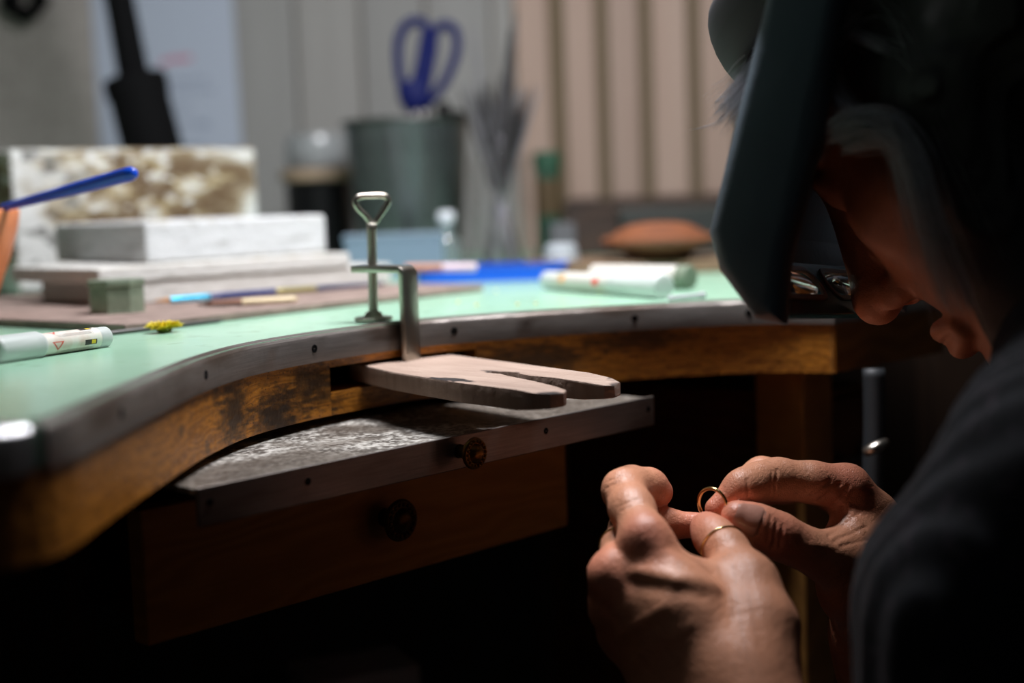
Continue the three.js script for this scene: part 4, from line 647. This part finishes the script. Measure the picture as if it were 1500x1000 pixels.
// right hand: fingers pointing left, thumb in front pressing the ring against the index finger
const RH = {
  palm: [
    [[1240, 712, 0.712, 10], [1318, 850, 0.738, 18]], [[1238, 712, 0.736, 10], [1325, 855, 0.752, 17]], [[1243, 724, 0.756, 9.6], [1330, 865, 0.766, 16]], [[1250, 745, 0.776, 9], [1330, 880, 0.778, 15]],
    [[1300, 862, 0.712, 19], [1262, 842, 0.700, 15.5], [1214, 818, 0.690, 11]], [[1236, 795, 0.700, 7.5], [1258, 748, 0.712, 8.5]], [[1262, 800, 0.706, 10], [1286, 768, 0.720, 11]],
    [[1246, 872, 0.706, 14], [1300, 930, 0.728, 23]], [[1310, 900, 0.736, 25], [1360, 1090, 0.742, 27]], [[1285, 940, 0.728, 22], [1310, 1090, 0.735, 24]],
  ],
  fingers: [
    [[1240, 713, 0.712, 9.8], [1190, 706, 0.708, 9.3], [1139, 702, 0.706, 9.5], [1112, 705, 0.699, 8.3], [1088, 715, 0.692, 8.2], [1050, 745, 0.690, 5.8]],
    [[1238, 714, 0.736, 9.4], [1116, 698, 0.734, 9], [1082, 718, 0.724, 7.6], [1064, 738, 0.714, 6.4]],
    [[1243, 726, 0.756, 9], [1152, 706, 0.768, 8], [1106, 716, 0.764, 7.2], [1086, 730, 0.755, 6.4]],
    [[1250, 748, 0.776, 8.4], [1190, 714, 0.790, 7.2], [1150, 716, 0.788, 6.6], [1126, 724, 0.780, 6]],
    [[1214, 818, 0.690, 10.8], [1176, 802, 0.685, 9.4], [1140, 785, 0.681, 10.2], [1108, 770, 0.679, 9.2], [1080, 757, 0.678, 8.0]],
  ],
  k: 8,
  marks: [[1129, 757, 1124, 792, 0.34, 0.9], [1138, 762, 1131, 804, 0.5, 0.9], [1147, 769, 1143, 800, 0.42, 0.8], [1156, 776, 1155, 796, 0.22, 0.8], [1118, 752, 1113, 778, 0.3, 0.8], [1138, 688, 1134, 731, 0.75, 0.9], [1131, 690, 1127, 728, 0.3, 0.8], [1094, 702, 1098, 734, 0.6, 0.9], [1188, 724, 1216, 704, 0.7, 1.0], [1202, 731, 1230, 708, 0.7, 1.0], [1220, 738, 1243, 712, 0.6, 1.0], [1231, 746, 1250, 722, 0.6, 1.0],
    [1206, 780, 1240, 738, 0.6, 1.0], [1212, 786, 1258, 752, 0.5, 1.0], [1222, 792, 1268, 772, 0.5, 1.0], [1232, 800, 1270, 790, 0.45, 1.0], [1200, 804, 1240, 822, 0.3, 1.4], [1222, 722, 1240, 745, -0.5, 2.0], [1240, 735, 1262, 775, -0.6, 2.4], [1180, 800, 1215, 800, -0.4, 2.5]],
};
// head frame: f out of the face, u to the crown, r to her right; the head is bowed over the work
const HC = at(1467, 100, 0.66), fh = V(-0.85, 0, -0.527).normalize(), hr = V(0.527, 0, -0.85).normalize(), PIT = THREE.MathUtils.degToRad(40);
const hf = fh.clone().multiplyScalar(Math.cos(PIT)).add(V(0, -Math.sin(PIT), 0)), hu = fh.clone().multiplyScalar(Math.sin(PIT)).add(V(0, Math.cos(PIT), 0)), HS = 1.1;
const HP = (f, u, r) => HC.clone().addScaledVector(hf, f * HS * mm).addScaledVector(hu, u * HS * mm).addScaledVector(hr, r * HS * mm);
const toHead = (x, y, z) => { const dx = x - HC.x, dy = y - HC.y, dz = z - HC.z; return [(dx * hf.x + dy * hf.y + dz * hf.z) / mm / HS, (dx * hu.x + dy * hu.y + dz * hu.z) / mm / HS, (dx * hr.x + dy * hr.y + dz * hr.z) / mm / HS]; };
const ell = (p, c, r) => { const x = (p[0] - c[0]) / r[0], y = (p[1] - c[1]) / r[1], z = (p[2] - c[2]) / r[2], k = Math.hypot(x, y, z), g = Math.hypot(x / r[0], y / r[1], z / r[2]); return g ? k * (k - 1) / g : -Math.min(...r); };
const cap3 = (p, a, b, ra, rb) => { const bx = b[0] - a[0], by = b[1] - a[1], bz = b[2] - a[2], px = p[0] - a[0], py = p[1] - a[1], pz = p[2] - a[2]; const t = Math.min(1, Math.max(0, (px * bx + py * by + pz * bz) / (bx * bx + by * by + bz * bz))); return Math.hypot(px - bx * t, py - by * t, pz - bz * t) - (ra + (rb - ra) * t); };
function headField(x, y, z) {
  const q = toHead(x, y, z); let d = ell(q, [-10, 35, 0], [96, 84, 74]); if (d > 130) return (d - 60) * mm;
  const p = [q[0], q[1], Math.abs(q[2])];                      // the face is symmetrical
  d = smin(d, ell(q, [32, -28, 0], [58, 82, 60]), 26); d = smin(d, cap3(q, [66, -102, 0], [60, -98, 0], 17, 18), 24); d = smin(d, cap3(p, [58, -98, 10], [2, -62, 54], 13, 12), 22);
  d = smin(d, cap3(p, [82, 20, 10], [70, 22, 40], 9, 8), 10); d = smin(d, cap3(p, [66, -22, 40], [50, -20, 52], 13, 12), 16);
  d = -smin(-d, cap3(p, [92, 2, 31], [92, 1, 34], 12, 12), 9); d = smin(d, cap3(p, [72, 2, 31], [72.5, 2, 31], 12.5, 12.5), 2); d = smin(d, cap3(p, [84, 10, 26], [80, 8, 40], 3.5, 3), 4);
  d = smin(d, cap3(q, [86, 8, 0], [104, -38, 0], 7, 9), 9); d = smin(d, cap3(q, [102, -40, 0], [105, -42, 0], 10.5, 10), 7); d = smin(d, cap3(p, [94, -45, 11], [90, -46, 14], 7.5, 6), 6);
  d = -smin(-d, cap3(p, [100, -55, 7], [96, -50, 8], 3.6, 3.2), 3);
  d = smin(d, cap3(p, [90, -70, 4], [80, -73, 22], 5.5, 3), 5); d = smin(d, cap3(p, [88, -80, 3], [79, -78, 20], 6, 3), 5); d = -smin(-d, cap3(p, [97, -75, 0], [84, -75, 24], 1.2, 1), 2);
  d = smin(d, ell(p, [-12, -2, 68], [14, 26, 8]), 6); d = -smin(-d, cap3(p, [-8, -4, 77], [-8, -10, 77], 5, 4), 4);
  d = smin(d, cap3(q, [-30, -40, 0], [-34, -150, 0], 50, 54), 24);
  return d * mm * HS;
}
let worn;
const PB = V(0.40, 0, -0.55);                              // the person's place on the floor
const person = thing('person', 'grey-haired person in a dark jacket bent over the bench, holding a gold ring', 'person', PB);
const toPerson = (g) => g.translate(-PB.x, -PB.y, -PB.z);
const LS = at(1590, 690, 0.52), LM = at(1440, 880, 0.535), LE = at(1360, 1390, 0.525), LW = at(1140, 1180, 0.585), RS = V(0.42, 0.875, -0.84), RE = V(0.42, 0.655, -0.82), RW = at(1345, 1010, 0.742), NECK = V(0.305, 0.93, -0.665), CHEST = V(0.345, 0.80, -0.655), BELLY = V(0.40, 0.64, -0.58), HIP = V(0.45, 0.53, -0.52);
const bodyBones = [bone(HP(-32, -90, 0), NECK, 52, 60), bone(NECK, CHEST, 62, 100), bone(CHEST, BELLY, 100, 108), bone(BELLY, HIP, 108, 120), bone(NECK, LS, 44, 34), bone(NECK, RS, 44, 34), bone(LS, LM, 34, 32), bone(LM, LE, 32, 28), bone(LE, LW, 28, 20), bone(RS, RE, 34, 28), bone(RE, RW, 28, 22)];
const bodyField = (x, y, z) => { let d = 1; for (const b of bodyBones) d = smin(d, b(x, y, z), 0.035); return d; };
{
  const lf = handField(LH), rf = handField(RH);
  const box = (H, pad) => { const lo = [9, 9, 9], hi = [-9, -9, -9]; for (const c of [...H.palm, ...H.fingers]) for (const q of c) { const p = J(q); ['x', 'y', 'z'].forEach((k, i) => { lo[i] = Math.min(lo[i], p[k] - q[3] * mm - pad); hi[i] = Math.max(hi[i], p[k] + q[3] * mm + pad); }); } return [lo, hi]; };
  const [l0, l1] = box(LH, 0.003), [r0, r1] = box(RH, 0.003);
  const gl = surface(lf, l0, l1, 0.00135), gr = surface(rf, r0, r1, 0.00135), gb = surface(bodyField, [0.08, 0.40, -0.98], [0.60, 1.06, -0.38], 0.006);
  const hl = [HC.x - 0.20, HC.y - 0.17, HC.z - 0.2], hh = [HC.x + 0.16, HC.y + 0.17, HC.z + 0.17], gh = surface(headField, hl, hh, 0.0022);
  const red = [...LH.fingers, ...RH.fingers].map((f) => J(f[f.length - 1])).concat([J([942, 778, 0.62]), J([887, 842, 0.632]), J([1140, 785, 0.67]), J([1240, 705, 0.705])]);
  const col = (g) => {
    const p = g.attributes.position, c = new Float32Array(p.count * 3);
    for (let i = 0; i < p.count; i++) {
      const x = p.getX(i), y = p.getY(i), z = p.getZ(i); let r = 0; for (const q of red) r = Math.max(r, 1 - Math.hypot(x - q.x, y - q.y, z - q.z) / 0.022);
      const n = vnoise(x * 140 + 300, y * 140 + z * 90 + 300, 2048, 8) - 0.5, m = vnoise(x * 700 + 900, y * 700 + z * 500 + 900, 8192, 12); const k = Math.max(0, r), s = 1 + 0.22 * n - (m > 0.86 ? 0.12 : 0);
      c[i * 3] = (0.63 + 0.05 * k) * s; c[i * 3 + 1] = (0.285 - 0.055 * k) * s; c[i * 3 + 2] = (0.165 - 0.02 * k) * s;
    }
    g.setAttribute('color', new THREE.BufferAttribute(c, 3)); return g;
  };
  const parts = [gl, gr, gb, gh].map((g) => boxUV(col(g)));
  const skin = phys({ vertexColors: true, roughness: 0.38, sheen: 0.08, sheenColor: new THREE.Color(0xffb090), sheenRoughness: 0.5, bumpMap: tex(512, 512, 0.012, (u, v) => 255 * (0.5 * fbm(u, v, 24, 3, 401) + 0.5 * (1 - Math.abs(fbm(u, v, 12, 3, 405) * 2 - 1))), false), bumpScale: 0.0003 });
  mesh('body', toPerson(mergeGeometries(parts)), skin, person);
  // surface point of a hand, found from outside along -dir
  const seat = (field, c, dir, lift, start = 0.024) => { let t = start; for (let i = 0; i < 40; i++) { const p = c.clone().addScaledVector(dir, t), d = field(p.x, p.y, p.z); if (d < 0.00002) break; t -= Math.max(d * 0.8, 0.00002); } return c.clone().addScaledVector(dir, t + lift); };
  worn = (hand, P, Q, tube, label, lean = 0) => {
    const f = hand === 'left' ? lf : rf, c = J(P), ax = J(Q).sub(c).normalize(), e1 = V(0, 1, 0).addScaledVector(ax, -ax.y).normalize(), e2 = ax.clone().cross(e1), pts = [];
    for (let i = 0; i < 48; i++) { const t = i / 48 * Math.PI * 2, d = e1.clone().multiplyScalar(Math.cos(t)).addScaledVector(e2, Math.sin(t)); pts.push(seat(f, c.clone().addScaledVector(ax, lean * Math.cos(t)), d, tube * 0.45 * mm, 0.0105).sub(c)); }
    return tag(mesh('gold_ring', ropeTube(pts, tube * mm, 120, 10, true), M.gold, scene, c), label, 'ring');
  };
  // thumbnail of the right hand
  {
    const a = J([1106, 770, 0.679]), b = J([1070, 753, 0.678]), ax = b.clone().sub(a), L = ax.length(); ax.normalize();
    const out = camera.position.clone().sub(a).normalize().add(V(-0.05, 0.34, 0)); out.addScaledVector(ax, -out.dot(ax)).normalize(); const sd = ax.clone().cross(out);
    const pos = [], idx = [], NS = 18, NW = 18;
    for (const lift of [0.0005, -0.0006]) for (let i = 0; i <= NS; i++) for (let j = 0; j <= NW; j++) {
      const s = i / NS, w = j / NW * 2 - 1, round = Math.sqrt(1 - Math.min(1, Math.max(0, s - 0.6) / 0.4) ** 2 * 0.5) * Math.sqrt(1 - Math.min(1, Math.max(0, 0.3 - s) / 0.3) ** 2 * 0.35), ang = w * 0.86 * round;
      const d = out.clone().multiplyScalar(Math.cos(ang)).addScaledVector(sd, Math.sin(ang)), p = seat(rf, a.clone().addScaledVector(ax, s * L), d, lift - 0.0006 * Math.max(0, Math.abs(w) - 0.85) * 6 - (s < 0.06 ? 0.0005 : 0)); pos.push(p.x, p.y, p.z);
    }
    const R = NW + 1, o2 = R * (NS + 1); for (let i = 0; i < NS; i++) for (let j = 0; j < NW; j++) { const q = i * R + j; idx.push(q, q + 1, q + R, q + 1, q + R + 1, q + R, o2 + q, o2 + q + R, o2 + q + 1, o2 + q + 1, o2 + q + R, o2 + q + R + 1); }
    const ng = new THREE.BufferGeometry(); ng.setAttribute('position', new THREE.Float32BufferAttribute(pos, 3)); ng.setIndex(idx); ng.computeVertexNormals();
    tag(mesh('thumbnail', toPerson(ng), phys({ color: 0xb98674, roughness: 0.28, clearcoat: 0.4 }), person), 'smooth thumbnail of the right hand');
  }
  // dark knitted jacket, trousers
  const jb = [bone(HP(-42, -118, 0), NECK, 58, 74), bone(NECK.clone().add(V(0.02, -0.01, 0.01)), CHEST, 78, 112), bone(CHEST, BELLY, 112, 120), bone(BELLY, HIP, 120, 132), bone(NECK, LS, 56, 43), bone(NECK, RS, 56, 44), bone(LS, LM, 43, 41.5), bone(LM, LE, 41.5, 37), bone(LE, at(1205, 1235, 0.565), 37, 32), bone(RS, RE, 44, 36), bone(RE, at(1380, 1020, 0.748), 36, 31)];
  const jf = (x, y, z) => { let d = 1; for (const b of jb) d = smin(d, b(x, y, z), 0.03); if (Math.abs(d) < 0.02) d += 0.006 * (vnoise(x * 26 + 40, y * 14 + z * 26 + 40, 512, 21) - 0.5) + 0.0007 * Math.sin((x - z) * 520); return d; };
  const knit = tex(256, 256, 0.05, (u, v) => { const w = fbm(u, v * 0.4, 32, 3, 411); let c = mixc([8, 9, 12], [26, 29, 37], w); const q = fbm(u, v * 0.5, 16, 2, 413); if (q > 0.66) c = mixc(c, [74, 62, 70], 0.5); return c; });
  mesh('jacket', toPerson(boxUV(surface(jf, [0.05, 0.40, -1.02], [0.64, 1.02, -0.34], 0.0042))), std({ map: knit, roughness: 0.95, bumpMap: knit, bumpScale: 0.0015 }), person);
  const collar = [[1470, 565, 0.585], [1500, 540, 0.60], [1540, 515, 0.63], [1590, 505, 0.68]].map(J); mesh('collar', toPerson(limb(smooth(collar, 16), [...Array(17)].map((_, i) => (5 + i * 0.35) * mm), 10, 0.6)), std({ color: 0x77777c, roughness: 0.9 }), person);
  const tb = [bone(HIP, V(0.40, 0.53, -0.46), 118, 105), bone(V(0.40, 0.53, -0.46), V(0.16, 0.55, -0.70), 88, 66), bone(V(0.48, 0.53, -0.56), V(0.27, 0.55, -0.84), 88, 66), bone(V(0.16, 0.55, -0.70), V(0.18, 0.10, -0.66), 64, 48), bone(V(0.27, 0.55, -0.84), V(0.30, 0.10, -0.80), 64, 48)];
  mesh('trousers', toPerson(boxUV(surface((x, y, z) => { let d = 1; for (const b of tb) d = smin(d, b(x, y, z), 0.03); return d; }, [0.06, 0.03, -0.98], [0.62, 0.68, -0.32], 0.008))), std({ color: 0x1c1d22, roughness: 0.95 }), person);
  for (const [x, z] of [[0.18, -0.66], [0.30, -0.80]]) { const d = V(fh.x, 0, fh.z).normalize(), f = [bone(V(x, 0.05, z), V(x, 0.035, z).addScaledVector(d, 0.16), 42, 34), bone(V(x, 0.12, z), V(x, 0.05, z), 44, 44)]; mesh('shoe', toPerson(surface((a, b, c) => Math.max(smin(f[0](a, b, c), f[1](a, b, c), 0.02), 0.001 - b), [x - 0.25, -0.004, z - 0.25], [x + 0.25, 0.18, z + 0.25], 0.008)), M.black, person); }
  // hair: a dark mass, and locks coloured pale as if lamplit
  const hairField = (x, y, z) => { const q = toHead(x, y, z), p = [q[0], q[1], Math.abs(q[2])]; let d = ell(q, [-14, 36, 0], [106, 95, 84]); if (d > 120) return (d - 50) * mm; d = smin(d, cap3(q, [-70, -10, 0], [-82, -90, 0], 44, 26), 30); d = smin(d, cap3(p, [-22, 0, 62], [-34, -60, 56], 28, 18), 18); d = Math.max(d, q[0] * 0.82 - q[1] * 0.57 - 26); d = smin(d, cap3(p, [12, -6, 64], [42, -98, 50], 28, 25), 14); const w = vnoise(q[2] * 0.45 + 60, q[0] * 0.03 + q[1] * 0.03 + 60, 1024, 31) - 0.5 + 0.6 * (vnoise(q[2] * 1.3 + 300, q[0] * 0.05 - q[1] * 0.05 + 300, 2048, 33) - 0.5); return (d + 1.8 * w) * mm * HS; };
  mesh('hair', toPerson(boxUV(surface(hairField, [HC.x - 0.16, HC.y - 0.2, HC.z - 0.2], [HC.x + 0.2, HC.y + 0.2, HC.z + 0.2], 0.003))), std({ color: 0x4a4846, roughness: 0.6 }), person);
  const locks = [
    [[[1226, 196, 0.60], [1262, 178, 0.592], [1302, 182, 0.588], [1334, 222, 0.585], [1352, 290, 0.584], [1374, 360, 0.586], [1404, 440, 0.592]], 300, 5.5], [[[1238, 214, 0.60], [1268, 206, 0.594], [1300, 200, 0.590], [1326, 230, 0.588], [1342, 300, 0.590]], 150, 4.5],
    [[[1220, 120, 0.612], [1212, 88, 0.612], [1224, 55, 0.610], [1262, 16, 0.606], [1300, 4, 0.602], [1330, 26, 0.598], [1366, 110, 0.594], [1412, 220, 0.592], [1470, 330, 0.592]], 220, 6], [[[1214, 60, 0.612], [1212, 95, 0.610], [1222, 130, 0.607], [1246, 168, 0.602], [1290, 184, 0.592]], 110, 3],
    [[[1246, 50, 0.607], [1290, 66, 0.600], [1340, 90, 0.594], [1390, 160, 0.590]], 50, 5], [[[1196, 230, 0.618], [1206, 190, 0.613], [1226, 150, 0.606]], 30, 4], [[[1160, 196, 0.622], [1164, 150, 0.620], [1186, 100, 0.617], [1214, 62, 0.612]], 40, 4],
    [[[1376, -20, 0.602], [1400, 60, 0.594], [1420, 180, 0.590], [1440, 300, 0.590]], 50, 6],
    [[[1122, 84, 0.655], [1104, 108, 0.650], [1086, 134, 0.648], [1064, 164, 0.648]], 300, 4.5], [[[1130, 92, 0.648], [1118, 118, 0.644], [1104, 146, 0.642], [1088, 168, 0.642]], 260, 4.5], [[[1112, 80, 0.66], [1090, 110, 0.66], [1076, 138, 0.66], [1062, 150, 0.66]], 24, 4],
  ];
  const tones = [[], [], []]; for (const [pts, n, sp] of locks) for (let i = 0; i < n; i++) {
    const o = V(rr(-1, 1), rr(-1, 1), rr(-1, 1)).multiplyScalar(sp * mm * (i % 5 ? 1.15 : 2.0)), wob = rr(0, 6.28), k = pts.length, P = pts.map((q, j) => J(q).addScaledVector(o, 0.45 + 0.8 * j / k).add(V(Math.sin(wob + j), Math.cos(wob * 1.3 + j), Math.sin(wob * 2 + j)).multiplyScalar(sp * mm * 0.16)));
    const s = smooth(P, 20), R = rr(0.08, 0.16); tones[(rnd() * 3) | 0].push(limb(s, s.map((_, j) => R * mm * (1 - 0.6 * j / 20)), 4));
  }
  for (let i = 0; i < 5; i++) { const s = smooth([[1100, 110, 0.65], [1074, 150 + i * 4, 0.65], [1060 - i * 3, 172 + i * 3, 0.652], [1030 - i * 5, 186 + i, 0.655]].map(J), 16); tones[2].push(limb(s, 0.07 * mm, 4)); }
  tones.forEach((l, i) => tag(mesh('hair_locks', toPerson(merge(l)), std({ color: [0xa4a2a4, 0xd0d0d6, 0xf2f2f6][i], roughness: 0.32 }), person), ['grey strands', 'light grey strands', 'palest grey strands, coloured as if catching the lamp light'][i], null, null, 'stuff'));
}
// ---------------------------------------------------------------- magnifier hood on the head
{
  const hr = V(0.527, -0.085, -0.85).normalize(), hy = hr.clone().cross(fh).normalize();
  const plane = HC.clone().addScaledVector(hr, -0.100), o = thing('head_magnifier', 'black head-worn magnifier hood with padded band and two-lens plate, hiding the bowed face', 'magnifier', HC);
  const hit = (px, py) => { const r = ray(px, py), t = plane.clone().sub(camera.position).dot(hr) / r.dot(hr); const p = r.multiplyScalar(t).add(camera.position).sub(HC); return [p.dot(fh), p.dot(hy)]; };
  const basis = new THREE.Matrix4().makeBasis(fh, hy, hr), put = (g, off) => g.applyMatrix4(basis).translate(...hr.clone().multiplyScalar(off).toArray());
  const hood = std({ color: 0x66727d, roughness: 0.42, bumpMap: grainBump, bumpScale: 0.0002 });
  const ridge = [[1168, -70], [1108, 165], [1066, 338], [1078, 384], [1122, 444], [1130, 446], [1134, 372], [1178, 205], [1228, -70]].map(([a, b]) => hit(a, b));
  mesh('side_panel', crease(put(plate(ridge, 0.002, 0.0075, [], 4), -0.100), 0.5), hood, o); mesh('side_panel', crease(put(plate(ridge, 0.002, 0.003, [], 2), 0.093), 0.5), hood, o);
  const edge = ridge.slice(0, 4), nrm = (i) => { const a = edge[Math.max(0, i - 1)], b = edge[Math.min(3, i + 1)], l = Math.hypot(b[0] - a[0], b[1] - a[1]); return [-(b[1] - a[1]) / l, (b[0] - a[0]) / l]; };
  const sgn = nrm(1)[0] > 0 ? 1 : -1, off = (k) => edge.map((p, i) => [p[0] + sgn * nrm(i)[0] * k, p[1] + sgn * nrm(i)[1] * k]);
  mesh('front_panel', crease(put(plate([...off(0.0072), ...off(0.0042).reverse()], 0.186, 0.0004), -0.100), 0.5), hood, o);
  // lens plate closing the lower end, with two oblong lenses
  const a = ridge[3], b = ridge[4], S3 = fh.clone().multiplyScalar(b[0] - a[0]).addScaledVector(hy, b[1] - a[1]), SL = S3.length(); S3.normalize();
  const N3 = hr.clone().cross(S3), lb = new THREE.Matrix4().makeBasis(hr, S3, N3), org = fh.clone().multiplyScalar(a[0]).addScaledVector(hy, a[1]).addScaledVector(hr, -0.100);
  const rrect = (x0, x1, y0, y1, r, n = 6) => { const q = []; for (const [cx, cy, s] of [[x1 - r, y1 - r, 0], [x0 + r, y1 - r, 1], [x0 + r, y0 + r, 2], [x1 - r, y0 + r, 3]]) for (let i = 0; i <= n; i++) { const t = (s + i / n) * Math.PI / 2; q.push([cx + Math.cos(t) * r, cy + Math.sin(t) * r]); } return q; };
  const y0 = SL * 0.10, y1 = SL * 0.86, lenses = [[0.026, 0.086], [0.098, 0.158]];
  mesh('lens_plate', plate([[0.004, -0.002], [0.182, -0.002], [0.182, SL + 0.006], [0.004, SL + 0.006]], 0.003, 0.0005, lenses.map(([p, q]) => rrect(p, q, y0, y1, 0.009))).applyMatrix4(lb).translate(org.x, org.y, org.z), std({ color: 0x2a6c7c, roughness: 0.25 }), o);
  for (const [p, q] of lenses) {
    const l = mesh('lens', new THREE.SphereGeometry(1, 40, 24).scale((q - p) / 2 - 0.0002, (y1 - y0) / 2 - 0.0002, 0.0036).translate((p + q) / 2, (y0 + y1) / 2, 0.0015).applyMatrix4(lb).translate(org.x, org.y, org.z), phys({ color: 0xffffff, transmission: 1, roughness: 0.03, thickness: 0.006, ior: 1.5 }), o);
    mesh('lens_rim', plate(rrect(p - 0.001, q + 0.001, y0 - 0.001, y1 + 0.001, 0.0095), 0.0012, 0.0004, [rrect(p + 0.0012, q - 0.0012, y0 + 0.0012, y1 - 0.0012, 0.008)]).translate(0, 0, -0.0012).applyMatrix4(lb).translate(org.x, org.y, org.z), std({ color: 0x9a958a, roughness: 0.35 }), l);
  }
  // padded headband round the brow and the back of the head
  const loc = (f, u, r) => HP(f, u, r).sub(HC), band = (t0, t1, n, r0, grow) => { const pts = [], rad = []; for (let i = 0; i <= n; i++) { const t = t0 + (t1 - t0) * i / n, c = Math.cos(t), s = Math.sin(t); pts.push(loc(-8 + 88 * c, 62 + 22 * c, 92 * s)); rad.push((r0 + grow * Math.max(0, c) ** 2) * mm); } return limb(pts, rad, 16, 0.36, pts[0].clone().sub(loc(-8, 62, 0)).normalize()); };
  mesh('headband', band(0.9, Math.PI * 2 - 0.9, 60, 15, 0), std({ color: 0x141416, roughness: 0.6 }), o); tag(mesh('brow_pad', band(-1.1, 1.1, 40, 14, 4), std({ color: 0x2e2c31, roughness: 0.75 }), o), 'grey padded brow band');
  for (const s of [-1, 1]) mesh('pivot_knob', place(lathe([[0.1, 0], [12, 0], [12.5, 2], [12, 8], [10, 9.5], [0.1, 10]], 28), loc(30, 82, s * 86), loc(30, 82, s * 120)), M.black, o);
}
// ---------------------------------------------------------------- rings
{
  const c = at(1044, 739, 0.6835), r = tag(mesh('gold_ring', new THREE.TorusGeometry(0.0080, 0.00085, 16, 96), M.gold, scene, c), 'plain thin gold ring held upright between both hands', 'ring'); r.rotation.set(0.05, -0.72, 0.08, 'YXZ');
  worn('left', [1058, 799, 0.6624], [1034, 772, 0.677], 0.62, 'slim gold ring worn on the left thumb near its tip', -0.001);
  const b = worn('left', [909, 803, 0.6585], [922, 774, 0.678], 0.5, 'slim gold ring with a tiny bead worn on the left middle finger');
  mesh('bead', new THREE.SphereGeometry(0.0016, 16, 12), M.gold, b, at(881, 801, 0.658).sub(b.position));
}
{ // stool under the jeweller
  const o = thing('stool', 'round dark stool under the jeweller', 'stool', [0.46, 0, -0.50]);
  mesh('seat', lathe([[0.1, 355], [150, 355], [165, 362], [168, 380], [160, 398], [0.1, 402]], 40), M.black, o);
  for (let i = 0; i < 4; i++) { const a = i * Math.PI / 2 + 0.4; mesh('leg', limb([V(Math.cos(a) * 0.11, 0.36, Math.sin(a) * 0.11), V(Math.cos(a) * 0.19, 0, Math.sin(a) * 0.19)], 0.012, 12), M.darkSteel, o); }
}
renderer.render(scene, camera);
